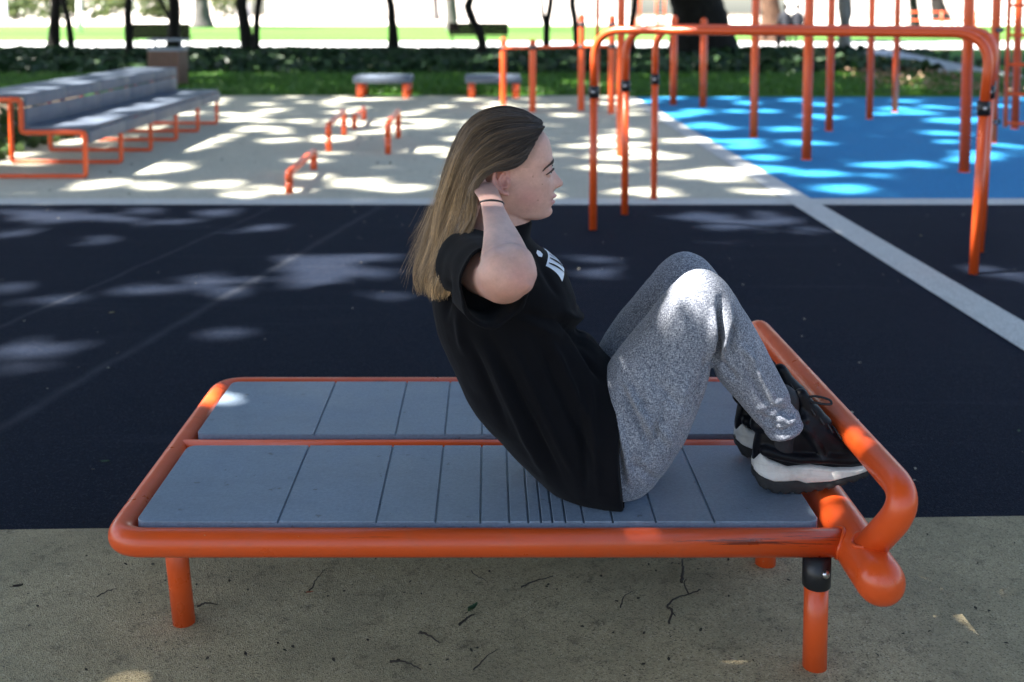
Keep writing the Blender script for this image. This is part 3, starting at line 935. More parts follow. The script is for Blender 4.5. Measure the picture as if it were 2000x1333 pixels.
# ------------------------------------------------------------------ the trees that shade the court: unseen crowns, their gaps placed to aim the sun spots
def shade_at(p):
    p = np.asarray(p, float); return p[..., :2] - SUN[:2] / SUN[2] * p[..., 2:3]
spots = []
def spot(px, py, w_, h_):
    g = G(px, py); dY = abs(G(px, py - h_ / 2)[1] - G(px, py + h_ / 2)[1]); dX = G(px + w_ / 2, py)[0] - G(px - w_ / 2, py)[0]
    spots.append((g[0], g[1], dX / 2 * 1.32, dY / 2 * 1.32, 0.0, 0.0))
for q in ((115, 424, 190, 30), (60, 412, 120, 16), (640, 528, 170, 60), (730, 505, 130, 34), (585, 505, 60, 26), (405, 541, 80, 18), (300, 572, 110, 22), (430, 566, 90, 24), (360, 580, 70, 16),
          (85, 690, 150, 34), (440, 651, 70, 22), (30, 562, 60, 20), (105, 588, 95, 14), (20, 455, 50, 16), (320, 432, 120, 12), (1490, 432, 150, 24), (1340, 424, 70, 12), (1560, 450, 90, 14), (1178, 534, 60, 16),
          (1165, 507, 110, 12), (775, 578, 60, 12), (280, 412, 90, 9), (420, 416, 70, 10), (1985, 540, 60, 16), (1920, 528, 70, 8), (200, 470, 60, 10), (520, 445, 70, 10), (1420, 470, 80, 10),
          (2018, 1190, 24, 26), (2012, 1320, 30, 18)):
    spot(*q)
def spot3(p, rad, asp=1.0, keep=0.0):
    """a gap in the leaves seen from p towards the sun; keep is the share of leaves left in it"""
    s = shade_at(np.array(p)); spots.append((s[0], s[1], rad, rad * asp, 0.0, keep))
YN = 2.35
spot3(V(1334, 573, YN - .06), .068, 1.3, .08); spot3(V(1315, 610, YN - .07), .10, 1.2, .26); spot3(V(1425, 640, YN - .06), .06, 1.3, .3)
spot3(V(985, 455, 2.18), .085, 1.0, .24)                # knee
pass
SPOT_LATE = [((1660, 868), .44, .046)]
for (q, zz, rr) in SPOT_LATE: spot3((G(1715, 915, .425)[0] - .014, G(q[0], q[1], zz)[1], zz), rr, 1.5)
spot3(G(1642, 1007, .29), .029, 1.2)
spot3(G(468, 766, .29), .06, 1.3, .25)
for xx in (1290, 1390, 1500): spot3(G(xx, 1045, .28), .05, .6, .12); spot3(G(418, 768, .28), .045, 1.5)
pass
for (q, zz, rr) in (((1190, 70), 1.2, .25), ((1260, 62), 1.2, .2), ((1142, 70), 1.2, .08)):
    spot3(V(q[0], q[1], A[1]), rr)
spot3(V(1897, 430, D_[1]), .07, 1); spot3(V(1897, 400, D_[1]), .05, 1); spot3(V(1895, 515, D_[1]), .04, 1)
spot3(V(1135, 85, q4[2][1]), .2)
for q in ((200, 150), (260, 145), (320, 141), (130, 160)): spot3(G(*q, .66), .13, 1.5)
for q in ((330, 205), (390, 195), (200, 236), (365, 200), (290, 214)): spot3(G(*q, .4), .12, 1.5)
for q in ((730, 145), (760, 145), (950, 145), (1000, 145)): spot3(G(*q, .34), .3)
rng = np.random.default_rng(5)
def scatter(x0, x1, y0, y1, n, r0, r1):
    got = []
    for _ in range(n * 12):
        if len(got) >= n: break
        x, y, r = rng.uniform(x0, x1), rng.uniform(y0, y1), rng.uniform(r0, r1)
        if all((x - a) ** 2 + ((y - b) / 1.25) ** 2 > (.78 * (r + c)) ** 2 for a, b, c in got): got.append((x, y, r))
    for x, y, r in got: spots.append((x, y, r, r * rng.uniform(.8, 1.5), rng.uniform(-.5, .5), 0.0))
scatter(-4.6, 2.35, Y3 + .1, YB - .2, 105, .11, .27)
scatter(2.35, 9.0, Y3 + .1, Y3 + 4.2, 34, .11, .25)
scatter(2.4, 9.5, Y3 + 4.2, YU, 34, .14, .34)
scatter(-4.7, -3.2, 8.0, 13.5, 3, .12, .22)
scatter(-9, 12, YB + .3, YI1, 90, .12, .4)
SPT = np.array(spots)

def hits(p, grow):
    s = shade_at(p)
    bad = np.zeros(len(p), bool)
    wob = np.array([noise.noise((a * 3.1, b * 3.1, 4.0)) for a, b in s]) * .6
    soft = RNG.uniform(-.62, .45, len(p))
    fine = np.array([noise.noise((a * 8.5, b * 8.5, 1.0)) for a, b in s])
    wob = wob + fine * np.where((s[:, 1] > 3.3) & (s[:, 1] < 8), .95, .25)
    pick = RNG.random(len(p))
    for (x, y, rx, ry, a, keep) in SPT:
        k = (abs(s[:, 0] - x) < 1.5) & (abs(s[:, 1] - y) < 1.5)
        if not k.any(): continue
        dx, dy = s[k, 0] - x, s[k, 1] - y
        u, v = dx * math.cos(a) + dy * math.sin(a), -dx * math.sin(a) + dy * math.cos(a)
        gr = grow if rx > .1 else grow * .5
        bad[np.where(k)[0]] |= (pick[k] >= keep) & ((u / (rx + gr)) ** 2 + (v / (ry + gr)) ** 2 < 1 + (wob[k] + soft[k] if rx > .1 else 0.0))
    return bad

OT = [((-7.5, 5.0), 'tall leafy tree outside the left edge beside the navy surface'),
      ((-12.5, 12.5), 'tall leafy tree beside the long bench outside the left edge, shading the beige court'),
      ((-14.0, 24.0), 'tall leafy tree outside the left edge beside the lawn strip'),
      ((-2.2, -4.2), 'tall leafy tree behind the place of the photographer'),
      ((5.5, -1.5), 'tall leafy tree outside the right edge beside the workout bench'),
      ((17.5, 16.0), 'tall leafy tree outside the right edge beyond the wall ladder')]
TR = np.array([o[0] for o in OT])
batches = []
def canopy(gx0, gx1, gy0, gy1, hz0, hz1, size, cover, test=True):
    area = (gx1 - gx0) * (gy1 - gy0); leaf = size * size * 1.15
    n = int(cover * area / leaf)
    g = np.stack([RNG.uniform(gx0, gx1, n), RNG.uniform(gy0, gy1, n), np.zeros(n)], 1)
    h = RNG.uniform(hz0, hz1, n)
    p = g + SUN / SUN[2] * h[:, None]
    if test: p = p[~hits(p, size * .55)]
    U, W_ = rand_axes(len(p), size * RNG.uniform(.8, 1.2, len(p)), SUN * 1.6, .6, .75)
    batches.append((p, U, W_))
canopy(-3.5, 6, -1.0, 3.3, 4.6, 6.4, .085, 4.6)
canopy(-8, -3.5, -1.0, 3.3, 5.5, 8.0, .12, 4.0)
canopy(6, 9.5, -1.0, 3.3, 5.5, 8.0, .12, 4.0)
canopy(-8, 9.5, 3.3, 8.0, 11.0, 16.0, .10, 4.4)
canopy(-6, 11, 8.0, 19.0, 15, 20, .11, 3.4)
canopy(-14, 20, 19.0, 40.0, 7, 11, .30, 2.4)
def overhead(x0, x1, y0, y1, z0, z1, size, n):  # extra leaves put overhead to block sky light above the foreground
    p = np.stack([RNG.uniform(x0, x1, n), RNG.uniform(y0, y1, n), RNG.uniform(z0, z1, n)], 1)
    p = p[~hits(p, size * .6)]
    U, W_ = rand_axes(len(p), size * RNG.uniform(.8, 1.2, len(p)), (0, 0, 1), .6, .75)
    batches.append((p, U, W_))
overhead(-5, 6, -6, 4.5, 5.5, 8, .16, 2200)
allp = np.concatenate([b[0] for b in batches]); allU = np.concatenate([b[1] for b in batches]); allW = np.concatenate([b[2] for b in batches])
own = np.argmin(((allp[:, None, :2] - TR[None]) ** 2).sum(2), 1)
for i, (xy, lab) in enumerate(OT):
    k = own == i
    t = thing('tree', lab, 'tree', (*xy, 0), 'tall trees around the court')
    b = np.array([*xy, 0.0])
    pth = catmull([b - [0, 0, .05], b + [.1, .05, 1.5], b + [0, .2, 3.5], b + [.2, .1, 5.6]], 4)
    parts = [tube(pth, [.34 * (1 - .5 * j / 12) + .12 * math.exp(-j / 1.5) for j in range(13)], 18, jag=jagf(i + 60, .08))]
    if k.sum():
        P3 = allp[k]; rs = np.random.default_rng(i)
        for q in P3[rs.integers(0, len(P3), 14)]:
            e = b + [.2, .1, 5.4]; q = q - [0, 0, .3]
            if hits(np.stack([e + (q - e) * f for f in np.linspace(.3, 1, 9)]), .05).any(): continue
            mid = (e + q) / 2 + [0, 0, .4]
            parts.append(tube(catmull([e, mid, q], 5), list(np.linspace(.13, .02, 11)), 8))
        quads(P3, allU[k], allW[k], 'crown', M['leaf'], t)
    obj('trunk', join(*parts), M['bark_grey'], t)
# ------------------------------------------------------------------ the workout bench in front
ZT, RT = .26, .0285                      # frame tube height and radius
ZP = .292                                # top of the panels
fl = G(600, 1060, ZT)[1]                 # front tube
bl = G(600, 757, ZT)[1]                  # back tube
x_left = G(212, 1055, ZT)[0] + RT - .013
ZBIG = .25; x_big = G(1718, 1133, ZBIG)[0]; RB = .0475
t = thing('workout_bench', 'orange tubular sit up bench with two grey grooved panels and a foot bar', 'exercise bench', (0, (fl + bl) / 2, 0))
WB = t
pth = fillet([(x_big - .02, fl, ZT), (x_left, fl, ZT), (x_left, bl, ZT), (x_big - .02, bl, ZT)], .066, 14)
# resample the long tubes so the paint bump has points to follow
obj('frame', tube(pth, RT, 28), M['orange_worn'], t)
yc = G(800, 848, ZP)[1] - .027
obj('frame_rail', tube([(x_left, yc, .266), (x_big - .02, yc, .266)], .021, 20), M['orange'], t)
yb0_, yb1_ = G(1718, 1133, ZBIG)[1], bl + .07
obj('cross_tube', tube([(x_big, yb0_, ZBIG), (x_big, yb1_, ZBIG)], RB, 36, 'round'), M['orange'], t)
for yy in (fl, bl):                       # weld beads
    ring = [np.array([x_big - math.sqrt(RB ** 2 - (ZT + math.sin(a) * RT - ZBIG) ** 2) - .001, yy + math.cos(a) * (RT + .001), ZT + math.sin(a) * (RT + .001)]) for a in np.linspace(0, 2 * math.pi, 29)[:-1]]
    obj('weld', tube(ring, .0036, 8, closed=True, jag=lambda i, a: .2 * math.sin(i * 5.1)), M['orange'], t)
ZF = .425
xb = G(1715, 915, ZF)[0]
y_near = G(1755, 972, ZF)[1]; y_far = G(1478, 632, ZF)[1]
RF = .029
yfb = G(1714, 1078, .272)[1]; yff = y_far - (yfb - y_near)
foot = fillet([(x_big - .002, yfb + .006, ZBIG + .02), (xb + .014, y_near - .012, ZF), (xb, y_far, ZF), (x_big - .002, yff - .006, ZBIG + .02)], .07, 12)
obj('foot_bar', tube(foot, RF, 28), M['orange'], t)
for yy, px in ((yfb + .004, 0), (yff - .004, 0)):
    ring = [np.array([x_big + math.cos(a) * (RF + .002), yy - .004 + math.sin(a) * (RF + .001), ZBIG + math.sqrt(max(RB ** 2 - (math.cos(a) * RF) ** 2, 0)) - .001]) for a in np.linspace(0, 2 * math.pi, 29)[:-1]]
    obj('weld', tube(ring, .004, 8, closed=True, jag=lambda i, a: .2 * math.sin(i * 5.1)), M['orange'], t)
# legs
g = G(1593, 1306); xr_ = g[0]
def leg(p, q, r=.0243): obj('leg', tube([p, q], r, 24), M['orange'], t)
leg((xr_, fl - .005, -.02), (xr_, fl - .005, ZT - .06))
leg((xr_, bl + .005, -.02), (xr_, bl + .005, ZT - .06))
cl = obj('clamp', tube([(xr_, fl - .005, ZT - RT - .06), (xr_, fl - .005, ZT - RT - .057), (xr_, fl - .005, ZT - RT + .004)], [.0262, .0285, .0285], 26), M['black_clamp'], t)
bd = np.array([.35, -1, 0]) / math.hypot(.35, 1)
p = np.array([xr_, fl - .005, ZT - RT - .022]) + bd * .027
obj('bolt', tube([p, p + bd * .005, p + bd * .008, p + bd * .009], [.0085, .0085, .006, .003], 14), M['bolt'], cl)
obj('clamp', tube([(xr_, bl + .005, ZT - RT - .06), (xr_, bl + .005, ZT - RT - .057), (xr_, bl + .005, ZT - RT + .004)], [.0262, .0285, .0285], 26), M['black_clamp'], t)
gm = G(1495, 1101); leg((gm[0], gm[1], -.02), (gm[0], gm[1], .25))
gl = G(360, 1216); leg((gl[0], gl[1] + .004, -.02), (gl[0] - .012, gl[1] - .03, ZT - .01))
ym = fl + bl - gl[1]; leg((gl[0], ym, -.02), (gl[0] - .012, ym + .03, ZT - .01))

def panel(name, y0, y1):
    x0, x1 = G(262, 1022, ZP)[0], G(1601, 1018, ZP)[0]
    rc = .022
    def outline(xa, xb, inset, z):
        pts = []
        for (cx, cy, a0, ok) in ((xb, y0, -90, abs(xb - x1) < 1e-6), (xb, y1, 0, abs(xb - x1) < 1e-6), (xa, y1, 90, abs(xa - x0) < 1e-6), (xa, y0, 180, abs(xa - x0) < 1e-6)):
            sx = -1 if cx == xb else 1; sy = 1 if cy == y0 else -1
            r = rc if ok else .0012
            ox, oy = cx + sx * (r + (0 if not ok else 0)), cy + sy * r
            for k in range(7):
                a = R(a0 + 90 * k / 6)
                pts.append((ox + math.cos(a) * max(r - inset, .0004) - (0 if ok else 0) , oy + math.sin(a) * max(r - inset, .0004), z))
        return pts
    def solid(xa, xb, levels):
        vs, fs = [], []
        for (ins, z) in levels: vs += outline(xa, xb, ins, z)
        n = 28
        for i in range(len(levels) - 1):
            for k in range(n): fs.append((i * n + k, i * n + (k + 1) % n, (i + 1) * n + (k + 1) % n, (i + 1) * n + k))
        fs.append(tuple(range(n - 1, -1, -1))); fs.append(tuple((len(levels) - 1) * n + k for k in range(n)))
        return vs, fs
    parts = [solid(x0, x1, [(0, ZP - .034), (0, ZP - .0042), (.001, ZP - .004)])]
    gx = [G(px, 1018, ZP)[0] for px in (543, 735, 851, 938.5, 995, 1032, 1057, 1079, 1104.5, 1140, 1197, 1281, 1395)]
    ed = [x0] + gx + [x1]
    for k in range(len(ed) - 1):
        a = ed[k] + (.0021 if k else 0); b = ed[k + 1] - (.0021 if k < len(ed) - 2 else 0)
        parts.append(solid(a, b, [(0, ZP - .0036), (0, ZP - .0014), (.0014, ZP)]))
    obj(name, join(*parts), M['slate'], t, smooth=False)
PY = [G(800, 1019, ZP)[1], G(800, 870, ZP)[1], G(800, 848, ZP)[1], G(800, 745.5, ZP)[1]]
panel('panel', PY[0], PY[1]); panel('panel', PY[2], PY[3])
# knot-like mark on the front edge
# crumbs, bark chips and grit that lie about
def litter(name, n, x0, x1, y0, y1, s0, s1, m):
    C = np.stack([RNG.uniform(x0, x1, n), RNG.uniform(y0, y1, n), np.full(n, .004)], 1)
    U, W_ = rand_axes(n, RNG.uniform(s0, s1, n), (0, 0, 1), .25, .6)
    quads(C, U, W_, name, m)['kind'] = 'stuff'
M['crumb'] = var_mat('dark_crumbs', (.035, .028, .018), .9, .5, 30)
M['pale_crumb'] = var_mat('pale_crumbs', (.30, .28, .22), .9, .4, 30)
litter('ground_litter', 420, -1.6, 1.8, 1.75, 2.8, .0015, .006, M['crumb'])
litter('pale_ground_litter', 300, -5, 5, 2.85, 7.6, .002, .009, M['pale_crumb'])
litter('court_litter', 260, -4.6, 2.0, 8, 17, .008, .022, M['crumb'])
# ------------------------------------------------------------------ twigs and leaves on the ground
M['twig'] = var_mat('twig_bark', (.035, .026, .018), .8, .4, 40)
M['leaf_green'] = var_mat('fallen_green_leaf', (.03, .075, .03), .5, .3, 40)
M['leaf_rust'] = var_mat('fallen_rust_leaf', (.35, .09, .03), .6, .3, 40)
M['leaf_pale'] = var_mat('fallen_pale_leaf', (.5, .42, .2), .6, .2, 40)
def twig(lab, pts, w0, lift=.006, fork=()):
    q = [G(*p) for p in pts]
    for k, a in enumerate(q): a[2] = lift + .004 * (k % 2)
    t = thing('twig', lab, 'twig', tuple(q[0]), 'twigs on the ground by the bench')
    rg = np.random.default_rng(int(pts[0][0]))
    c = catmull(q, 6); r = w0 * .8 / 2 / 960
    for k in range(1, len(c) - 1): c[k] = c[k] + rg.normal(0, .0011, 3) * [1, 1, .4]
    parts = [tube(c, [r * (1 - .6 * k / len(c)) for k in range(len(c))], 8, jag=jagf(len(pts), .25))]
    for fk in fork:
        f_ = [G(*p) for p in fk]
        for k, a in enumerate(f_): a[2] = lift + .006 * k
        parts.append(tube(catmull(f_, 4), [r * .7 * (1 - .6 * k / (4 * (len(f_) - 1) + 1)) for k in range(4 * (len(f_) - 1) + 1)], 7))
    obj('stem', join(*parts), M['twig'], t)
def fleaf(lab, px, py, ln, ang, m, curl=.35):
    g = G(px, py); s = ln / 960 / 2
    t = thing('fallen_leaf', lab, 'leaf', tuple(g), 'fallen leaves on the ground')
    vs, fs = [], []
    n = 9
    for i in range(n):
        u = i / (n - 1); wv = math.sin(math.pi * u ** .8) * .42 * (1 + .12 * math.sin(u * 25))
        for j in (-1, -.5, 0, .5, 1):
            x, y = (u * 2 - 1) * s, j * wv * s
            z = .004 + curl * s * (abs(j) * .6 + (u - .5) ** 2 * 1.4)
            vs.append((g[0] + x * math.cos(ang) - y * math.sin(ang), g[1] + x * math.sin(ang) + y * math.cos(ang), z))
    for i in range(n - 1):
        for j in range(4): fs.append((i * 5 + j, (i + 1) * 5 + j, (i + 1) * 5 + j + 1, i * 5 + j + 1))
    fs += [tuple(reversed(f)) for f in []]
    obj('blade', (vs, fs), m, t)
    d = np.array([math.cos(ang), math.sin(ang), 0])
    obj('stalk', tube([g - d * s + [0, 0, .006], g - d * s * 1.5 + [0, 0, .008]], .0009, 6), M['twig'], t)
twig('crooked forked twig under the right end of the bench, longest of all', [(1307, 1222), (1312, 1200), (1303, 1190), (1322, 1176), (1345, 1166), (1368, 1160)], 7, fork=[[(1345, 1166), (1336, 1150), (1340, 1146)], [(1312, 1200), (1319, 1214)]])
twig('short upright looking twig just above the crooked forked one', [(1331, 1142), (1333, 1120), (1332, 1098)], 9)
twig('thin dark twig near the front bottom edge, right of the middle', [(925, 1314), (948, 1294), (972, 1274)], 4)
twig('dark twig at the bottom edge left of the middle', [(762, 1297), (790, 1302), (822, 1313)], 6)
twig('slim twig under the bench with a rusty leaf beside it', [(604, 1160), (618, 1140), (634, 1118)], 4)
twig('short dark twig under the middle of the bench', [(1018, 1152), (1048, 1142), (1080, 1131)], 5)
twig('short twig right beside the foot of the front left leg', [(385, 1190), (405, 1186), (425, 1187)], 6)
twig('pale thin twig at the far left of the ground', [(190, 1171), (210, 1163), (228, 1155)], 4)
twig('thin curved twig left of the crooked forked one', [(1212, 1192), (1217, 1175), (1236, 1160)], 4)
twig('dark twig lying below the green leaf', [(898, 1226), (915, 1214), (926, 1206)], 7)
twig('grey twig between the green leaf and the bottom edge', [(820, 1240), (838, 1250), (858, 1262)], 7)
twig('thin faint twig under the panels near the middle', [(920, 1120), (932, 1134), (950, 1140)], 3)
fleaf('curled green leaf under the middle of the bench', 923, 1195, 34, .9, M['leaf_green'], .7)
fleaf('small rust coloured leaf beside a slim twig', 605, 1161, 17, .3, M['leaf_rust'])
fleaf('small yellowish leaf on the navy surface at left', 218, 613, 22, .5, M['leaf_pale'])
fleaf('pale leaf on the navy surface left of the bench', 205, 905, 26, .2, M['leaf_green'])
fleaf('small pale leaf on the navy surface at right, between the white line and the bars', 1798, 462, 17, .3, M['leaf_pale'])
fleaf('dry leaf on the white strip near the single hoop', 507, 385, 14, .9, M['twig'], .8)
fleaf('brownish leaf at the edge of the navy surface, right of the foot bar', 1990, 845, 20, 1.2, M['leaf_green'])
fleaf('dark curled leaf on the beige ground at far left', 35, 1150, 22, .4, M['twig'], .6)
fleaf('dark small leaf in the front left of the ground', 480, 1283, 16, 2.0, M['twig'], .6)
# ------------------------------------------------------------------ the woman on the bench
YC = 2.44; YN = 2.35
SIT = V(1190, 900, YC)
person = thing('person', 'woman sitting up on the bench, black t shirt, grey joggers, hands behind head', 'person', (SIT[0], YC, ZP))

def px_scale(py, Y): return (V(1001, py, Y)[0] - V(1000, py, Y)[0])

# ---- head: levels (py, front x, back x, half width)
LV = [(224, 1000, 968, .012), (228, 1018, 948, .030), (236, 1037, 932, .047), (250, 1055.5, 917, .061), (270, 1071, 907, .070), (290, 1077, 904, .0745), (310, 1079.5, 906, .0755),
      (325, 1077.5, 911, .0745), (345, 1079, 920, .0715), (369, 1081, 932, .0675), (385, 1080.5, 946, .063), (400, 1078, 962, .057), (412, 1077, 984, .049), (421, 1073, 1003, .040), (426.5, 1061, 1020, .026), (428, 1050, 1032, .012)]
lv = catmull(LV, 7)
def bumpf(x, c, s): return math.exp(-((x - c) / s) ** 2)
def lerp(x, tab):
    if x <= tab[0][0]: return tab[0][1]
    for (a, b), (c, d) in zip(tab, tab[1:]):
        if x <= c: return b + (d - b) * (x - a) / (c - a)
    return tab[-1][1]
NOSE = [(322, 0), (328, 1.5), (335.5, 7), (345, 13), (352, 18.2), (356, 20.4), (360, 20.6), (364, 17.5), (367.5, 9), (370, 2), (373, 0)]
NW = [(322, .007), (335, .0085), (345, .0105), (354, .0135), (362, .0165), (370, .0165)]
def head():
    n = 72; vs, fs = [], []
    for (py, fx, bx, hw) in lv:
        c = V(985, py, YC); s = px_scale(py, YC)
        z = c[2]
        cx = min(max(985, bx + 8), fx - 8)
        for k in range(n):
            a = 2 * math.pi * k / n
            ca, sa = math.cos(a), math.sin(a)
            ex = 2.35 if ca > 0 else 2.05
            ca2 = math.copysign(abs(ca) ** (2 / ex), ca); sa2 = math.copysign(abs(sa) ** (2 / ex), sa)
            y = hw * sa2
            dx = (fx - cx) * ca2 if ca > 0 else (cx - bx) * ca2
            px = cx + dx
            if ca > 0:
                ay = abs(y)
                # bridge, tip and wings of the nose
                px += lerp(py, NOSE) * math.exp(-(ay / lerp(py, NW)) ** 2.4)
                # eye sockets, brow, cheekbones
                px -= 8.5 * bumpf(py, 332, 9) * bumpf(ay, .031, .015)
                px += 2.2 * bumpf(py, 314, 7) * bumpf(ay, .028, .02)
                px += 2.5 * bumpf(py, 355, 14) * bumpf(ay, .043, .017)
                # lips
                lw = math.exp(-(ay / .021) ** 2.5)
                px += lw * (7.6 * bumpf(py, 382.5, 3.8) - 4.6 * bumpf(py, 388.3, 1.9) + 6.2 * bumpf(py, 394.5, 4.4) - 2.0 * bumpf(py, 404, 4))
                px += 2.6 * math.exp(-(ay / .016) ** 2) * bumpf(py, 414, 7)
            vs.append((c[0] + (px - 985) * s, YC + y, z))
    m = len(lv)
    for i in range(m - 1):
        for k in range(n):
            k2 = (k + 1) % n; fs.append((i * n + k, (i + 1) * n + k, (i + 1) * n + k2, i * n + k2))
    fs.append(tuple(range(n))); fs.append(tuple((m - 1) * n + k for k in range(n - 1, -1, -1)))
    return vs, fs

def lids():
    def on(x, y, o): p = V(x, y, YC); return (p[0], YC - o, p[2])
    up = chain([(*on(x, y, o), r) for x, y, o, r in ((1073.5, 331, .017, .0022), (1075, 329, .0225, .0030), (1076, 328.2, .029, .0035), (1073.5, 330, .036, .0034), (1067, 332, .0425, .003), (1062, 335, .046, .0022))], 10, 4)
    dn = chain([(*on(x, y, o), r) for x, y, o, r in ((1073.5, 334, .017, .0022), (1073.6, 337, .0225, .0028), (1073.8, 338, .029, .0031), (1070.8, 337.6, .036, .003), (1066, 336.6, .0425, .0026))], 10, 4)
    us = sphere(on(1062.6, 325.6, .0305), .0127, 18, 12); ls = sphere(on(1061.6, 340.6, .0305), .0120, 18, 12)
    return join(up, dn, us, ls)

def ear():
    yo = YC - .076; parts = []
    rim = [(988, 338), (984, 331), (974, 330), (966, 337), (963, 349), (966, 361), (973, 370), (981, 377), (990, 379.5)]
    off = [.004, .007, .010, .013, .015, .015, .013, .010, .006]
    parts.append(chain([(*V(x, y, yo - o), r) for (x, y), o, r in zip(rim, off, (.0032, .0036, .0038, .0038, .0036, .0036, .004, .0055, .0055))], 12, 4))
    parts.append(chain([(*V(x, y, yo - o), r) for x, y, o, r in ((982, 338, .003, .003), (976, 347, .007, .0032), (975, 357, .008, .0032), (981, 366, .007, .0032), (990, 366, .005, .0035))], 10, 4))
    parts.append(chain([(*V(991, 352, yo - .002), .005), (*V(993, 360, yo - .003), .0052), (*V(990, 366, yo - .002), .004)], 10, 3))
    b = V(979, 354, yo + .001); parts.append(sphere(b, 1, 18, 10, (.016, .005, .025)))
    parts.append(chain([(*V(967, 340, yo - .007), .003), (*V(966, 351, yo - .008), .003), (*V(970, 364, yo - .007), .003)], 10, 3))
    return join(*parts)

# ---- neck, arms, hands, a slim core under the clothes
def at(px, py, y, r): return (*V(px, py, y), r)
YE, YW, YS = 2.06, 2.275, 2.27          # elbow, wrist, shoulder depth of the near arm
neck = loft([(925, 345, 1040, 372, YC, .052), (922, 385, 1038, 398, YC, .051), (916, 420, 1036, 424, YC, .053), (905, 450, 1034, 446, YC, .064), (885, 478, 1026, 480, YC, .10)], 30, 4)
core = loft([(885, 478, 1024, 480, YC, .11), (872, 530, 1060, 530, YC, .15), (880, 600, 1095, 590, YC, .14), (920, 700, 1120, 650, YC, .135), (985, 800, 1150, 700, YC, .14), (1070, 890, 1180, 740, YC, .15), (1130, 940, 1185, 800, YC, .145)], 26, 3)
def arm(sgn):
    ps = []
    ps.append(chain([at(925, 518, YS + .05, .058), at(938, 525, YS - .02, .053), at(968, 540, (YS + YE) / 2, .0485), at(984, 541, YE + .01, .0525)], 24, 6))
    ps.append(sphere(V(985, 536, YE), 1, 24, 16, (.0535, .050, .0515)))
    ps.append(chain([at(1000, 541, YE - .004, .042), at(1010, 536, YE, .040), at(1002, 520, YE + .01, .044)], 18, 4))
    ps.append(loft([(936, 540, 1042, 546, YE + .008, .048), (934, 522, 1046, 525, YE + .012, .050), (938, 496, 1036, 496, YE + .035, .049), (942, 462, 1019, 462, YE + .085, .044), (941.5, 430, 998, 428, YE + .135, .037), (938, 410, 989, 408, YE + .165, .032), (934, 396, 986, 396, YE + .195, .028), (928, 384, 980, 381, YE + .225, .024), (922, 370, 973, 367, YE + .255, .020), (922, 356, 962, 357, YE + .285, .016)], 30, 5))
    # four fingers closing round the back of the neck, thumb along its side
    fg = [((940, 354, 2.352), (926, 352, 2.385), (914, 355, 2.425), (909, 360, 2.46), .0088),
          ((936, 361, 2.352), (920, 362, 2.385), (909, 366, 2.43), (905, 371, 2.475), .0090),
          ((934, 370, 2.348), (917, 373, 2.38), (907, 379, 2.425), (904, 384, 2.465), .0086),
          ((932, 380, 2.34), (917, 386, 2.37), (908, 392, 2.405), (905, 396, 2.435), .0076)]
    for a, b, c, d, r in fg:
        ps.append(chain([at(*a, r * 1.15), at(*b, r * 1.06), at(*c, r), at(*d, r * .85)], 12, 5))
    ps.append(chain([at(942, 380, 2.315, .013), at(932, 393, 2.335, .0118), at(927, 408, 2.355, .0105), at(925, 422, 2.375, .0088)], 12, 5))
    return join(*ps)
aN = arm(1)
aF = mirrorY(aN, YC)
legc = loft([(1180, 800, 1185, 930, YN, .075), (1265, 690, 1290, 850, YN, .06), (1325, 590, 1352, 690, YN, .045), (1368, 562, 1366, 630, YN, .036), (1418, 610, 1402, 660, YN, .034), (1456, 665, 1430, 730, YN, .036), (1512, 775, 1478, 808, YN, .034), (1528, 815, 1500, 836, YN, .030)], 20, 3)
me, co, no = remesh([head(), lids(), mirrorY(lids(), YC), neck, core, ear(), mirrorY(ear(), YC), aN, aF, legc, mirrorY(legc, YC)], .0022, 2, .5)
# skin: lips, cheeks, ear and elbow have their own colour; nostrils and ear hollow get painted shade
base = np.array([.63, .375, .315]); rgb = np.tile(base, (len(co), 1))
q = np.array([P(p) for p in co]); px, py = q[:, 0], q[:, 1]
# same feature on both sides: measure in the middle plane
sm = np.array([P((p[0], YC, p[2])) for p in co]); mx, my = sm[:, 0], sm[:, 1]
ay = np.abs(co[:, 1] - YC)
def blend(w_, c):
    global rgb
    w_ = w_[:, None]; rgb = rgb * (1 - w_) + np.array(c) * w_
headm = (my < 430) & (ay < .1)
cheek = np.exp(-(((mx - 1030) / 26) ** 2 + ((my - 378) / 22) ** 2)) * headm * (ay > .03)
blend(cheek * .45, (.55, .24, .235))
blend(np.exp(-(((mx - 1089.5) / 3) ** 2 + ((my - 366.6) / 1.7) ** 2)) * headm * (ay > .004) * (ay < .016) * .7, (.22, .08, .07))  # nostril shade painted into the skin, the dent being shallow
nose = np.exp(-(((mx - 1096) / 9) ** 2 + ((my - 361) / 7) ** 2)) * (ay < .02)
blend(nose * .35, (.58, .28, .25))
lips = np.clip(1.6 * np.exp(-((my - 387.5) / 9.5) ** 4) * np.exp(-(ay / .023) ** 6) * (mx > 1069) * headm, 0, 1)
blend(lips * .75, (.50, .20, .21))
gap = np.exp(-((my - 388) / 1.7) ** 2) * np.exp(-(ay / .02) ** 6) * (mx > 1066) * headm
blend(np.clip(gap, 0, 1) * .85, (.10, .03, .03))
earm = (ay > .072) & (ay < .098) & (my > 322) & (my < 386) & (mx > 955) & (mx < 996)
blend(earm * .5, (.58, .22, .19))
blend(np.exp(-(((mx - 982) / 5) ** 2 + ((my - 354) / 9) ** 2)) * earm * .5, (.36, .12, .10))  # shade in the hollow of the ear, painted as darker red skin
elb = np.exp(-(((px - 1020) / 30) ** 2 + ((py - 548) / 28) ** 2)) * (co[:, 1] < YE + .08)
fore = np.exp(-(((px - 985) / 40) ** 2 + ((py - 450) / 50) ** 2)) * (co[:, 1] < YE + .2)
blend(fore * .7, (.76, .56, .50))
